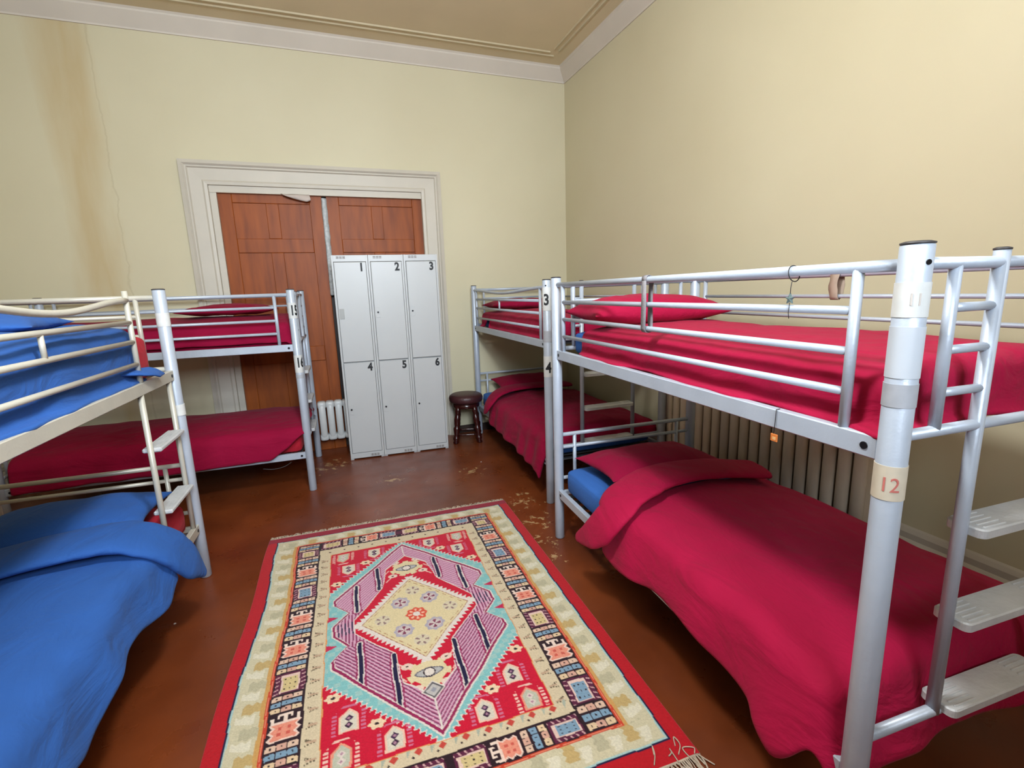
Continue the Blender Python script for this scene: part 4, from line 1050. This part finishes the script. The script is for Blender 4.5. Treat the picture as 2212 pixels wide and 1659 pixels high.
def make_rug():
    st = 0.0036; ns = int(RW / st); nt_ = int(RL / st)
    s = np.linspace(0, RW, ns + 1); t = np.linspace(0, RL, nt_ + 1); S, T_ = np.meshgrid(s, t)
    # slight wobble of the woven lines
    Sw = S + .006 * np.sin(T_ * 5.3 + .6) * np.clip((.5 - S) / .5, 0, 1) + .002 * np.sin(T_ * 31) ; Tw = T_ + .002 * np.sin(S * 29)
    col = paint_rug(Sw, Tw)
    edge = .007 * np.sin(T_ * 5.3 + .6) * np.clip((.4 - S) / .4, 0, 1)
    X = S - edge; Y = -T_; Z = .009 + .0012 * np.sin(S * 11 + 1) * np.sin(T_ * 7)
    n = (ns + 1) * (nt_ + 1)
    co = np.stack([X.ravel(), Y.ravel(), Z.ravel()], 1)
    i = np.arange(nt_)[:, None] * (ns + 1) + np.arange(ns)[None, :]
    quads = np.stack([i, i + ns + 1, i + ns + 2, i + 1], -1).reshape(-1, 4)
    # skirt down to the floor
    border = [r * (ns + 1) for r in range(nt_ + 1)] + [nt_ * (ns + 1) + c for c in range(1, ns + 1)] + [r * (ns + 1) + ns for r in range(nt_ - 1, -1, -1)] + [c for c in range(ns - 1, 0, -1)]
    border = np.array(border); bc = co[border].copy(); bc[:, 2] = 0.0005; allco = np.concatenate([co, bc]); nb = len(border)
    sk = np.stack([border, np.roll(border, -1), n + np.roll(np.arange(nb), -1), n + np.arange(nb)], 1)[:, ::-1]
    q = np.concatenate([quads, sk]).astype(np.int32)
    me = bpy.data.meshes.new('rug'); me.vertices.add(len(allco)); me.vertices.foreach_set('co', allco.astype(np.float32).ravel())
    me.loops.add(q.size); me.loops.foreach_set('vertex_index', q.ravel()); me.polygons.add(len(q)); me.polygons.foreach_set('loop_start', np.arange(0, q.size, 4, dtype=np.int32))
    try: me.polygons.foreach_set('loop_total', np.full(len(q), 4, dtype=np.int32))
    except Exception: pass
    me.update(calc_edges=True)
    a = me.color_attributes.new('pile', 'FLOAT_COLOR', 'POINT')
    cc = col.reshape(-1, 3); cb = cc[border] ; full = np.ones((len(allco), 4), np.float32); full[:n, :3] = cc; full[n:, :3] = cb
    a.data.foreach_set('color', full.ravel()); me.materials.append(RUG)
    o = bpy.data.objects.new('rug', me); C.objects.link(o); o.location = (RX, RY, 0); o.rotation_euler = (0, 0, RA)
    tag(o, 'red and cream patterned oriental wool rug with a diamond medallion on the floor', 'rug')
    # fringes
    rn = random.Random(3)
    for end in (0, 1):
        mb = MB(); k = 0; x = 0.0
        while x < RW:
            ln = rn.uniform(.022, .045) if end == 0 else rn.uniform(.035, .075); a_ = rn.uniform(-.7, .7)
            y0 = 0.004 if end == 0 else -RL - .002 + .004; sg = 1 if end == 0 else -1
            p = [(x, y0, .006), (x + a_ * ln * .4, y0 + sg * ln * .5, .005 + rn.uniform(0, .006)), (x + a_ * ln * .9 + rn.uniform(-.01, .01), y0 + sg * ln, .003)]
            mb.tube(catmull(p, 3), rn.uniform(.0018, .0030), 5); x += rn.uniform(.003, .0055) if end == 0 else rn.uniform(.004, .008); k += 1
        f = mb.build('fringe', FRINGE, o); f['kind'] = 'stuff'
        mb = MB().tube([(RW * k_ / 40, (0.003 if end == 0 else -RL), .006 + .001 * math.sin(k_ * 2.3)) for k_ in range(41)], .004, 6); mb.build('end_binding', FRINGE, o)
    # loose threads on the near right corner
    mb = MB()
    for k in range(12):
        x = RW - .02 - k * .022; y = -RL + rn.uniform(.0, .05); p = [(x, y, .012), (x + rn.uniform(-.02, .02), y + rn.uniform(-.02, .03), .014), (x + rn.uniform(-.03, .03), y + rn.uniform(-.03, .03), .013), (x + rn.uniform(-.03, .03), y - .03, .012)]
        if k % 2 == 0 : mb.tube(catmull(p, 5), .0022, 5)
    mb.build('loose_thread', FRINGE, o)
make_rug()

# ------------------------------------------------------------------ small litter on the floor
def scrap(x, y, r, label, m=PAPER):
    vs = [(0, 0, .006)]; n = 9
    for k in range(n): a = 2 * PI * k / n; q = r * (0.7 + .5 * abs(wn(k * 1.7, x, 1, 2))); vs.append((q * math.cos(a), q * math.sin(a) * .8, .001))
    o = MB().add(vs, [(0, 1 + k, 1 + (k + 1) % n) for k in range(n)]).build('paper_scrap', m); o.location = (x, y, 0.0005); tag(o, label, 'scrap')
scrap(-0.888, 2.62, .009, 'tiny white paper scrap on the floor beside the blue duvet')
scrap(1.19, 4.20, .010, 'tiny pale paper scrap on the floor in front of the stool')
o = MB().tube(catmull([(-.66, 4.30, .20), (-.58, 4.30, .185), (-.50, 4.30, .195), (-.44, 4.30, .225)], 8), .0022, 8).build('cable', mat('grey_cable', (120, 118, 116), .6)); tag(o, 'thin grey cable drooping beneath the far wall bunk', 'cable')

# ------------------------------------------------------------------ light
def area(name, loc, rot, sx, sy, power, color, spread=PI):
    l = bpy.data.lights.new(name, 'AREA'); l.spread = spread; l.shape = 'RECTANGLE'; l.size = sx; l.size_y = sy; l.energy = power; l.color = color
    o = bpy.data.objects.new(name, l); o.location = loc; o.rotation_euler = rot; C.objects.link(o); return o
WC = (WX0 + WX1) / 2
area('sky_light', (WC, YF - .17, 2.95), (math.radians(80), 0, 0), WX1 - WX0, 1.35, 100, (0.72, 0.86, 1.0), 1.75)
area('street_bounce_light', (WC, YF - .18, 2.6), (math.radians(104), 0, 0), WX1 - WX0, 0.9, 25, (1.0, 0.90, 0.74))
# opal globe lamp hanging from the ceiling over the rug
LX, LY, LZ = 0.20, 1.15, 2.98
t = empty('ceiling_lamp', (LX, LY, LZ)); tag(t, 'round opal globe lamp hanging from the ceiling above the rug', 'lamp')
def glow(name, strength, colr):
    m, nt, b = new_mat(name); b.inputs['Base Color'].default_value = (.9, .9, .9, 1)
    b.inputs['Emission Color'].default_value = colr + (1,); b.inputs['Emission Strength'].default_value = strength; return m
GLOBE = glow('lit_opal_glass', 200, (0.93, 0.97, 1.0))
MB().lathe([(.16 * math.sin(PI * k / 20) + .002, -.16 * math.cos(PI * k / 20)) for k in range(21)], 0, 0, 32).build('globe', GLOBE, t)
MB().tube([(0, 0, .155), (0, 0, ZC - LZ - .01)], .006, 10).build('cord', SKIRT, t)
MB().lathe([(.05, .14), (.055, .15), (.05, .175), (.01, .18)], 0, 0, 20).build('gallery', METAL, t)
MB().lathe([(.01, ZC - LZ - .05), (.05, ZC - LZ - .03), (.055, ZC - LZ), (.01, ZC - LZ)], 0, 0, 20).build('ceiling_rose', TRIM, t)
wd = bpy.data.worlds.new('world'); bpy.context.scene.world = wd; wd.use_nodes = True
wd.node_tree.nodes['Background'].inputs[0].default_value = (0.75, 0.85, 1, 1); wd.node_tree.nodes['Background'].inputs[1].default_value = 0.15
sc = bpy.context.scene
sc.view_settings.view_transform = 'Standard'; sc.view_settings.look = 'None'; sc.view_settings.gamma = 1; sc.view_settings.exposure = -0.08
sc.view_settings.use_curve_mapping = False
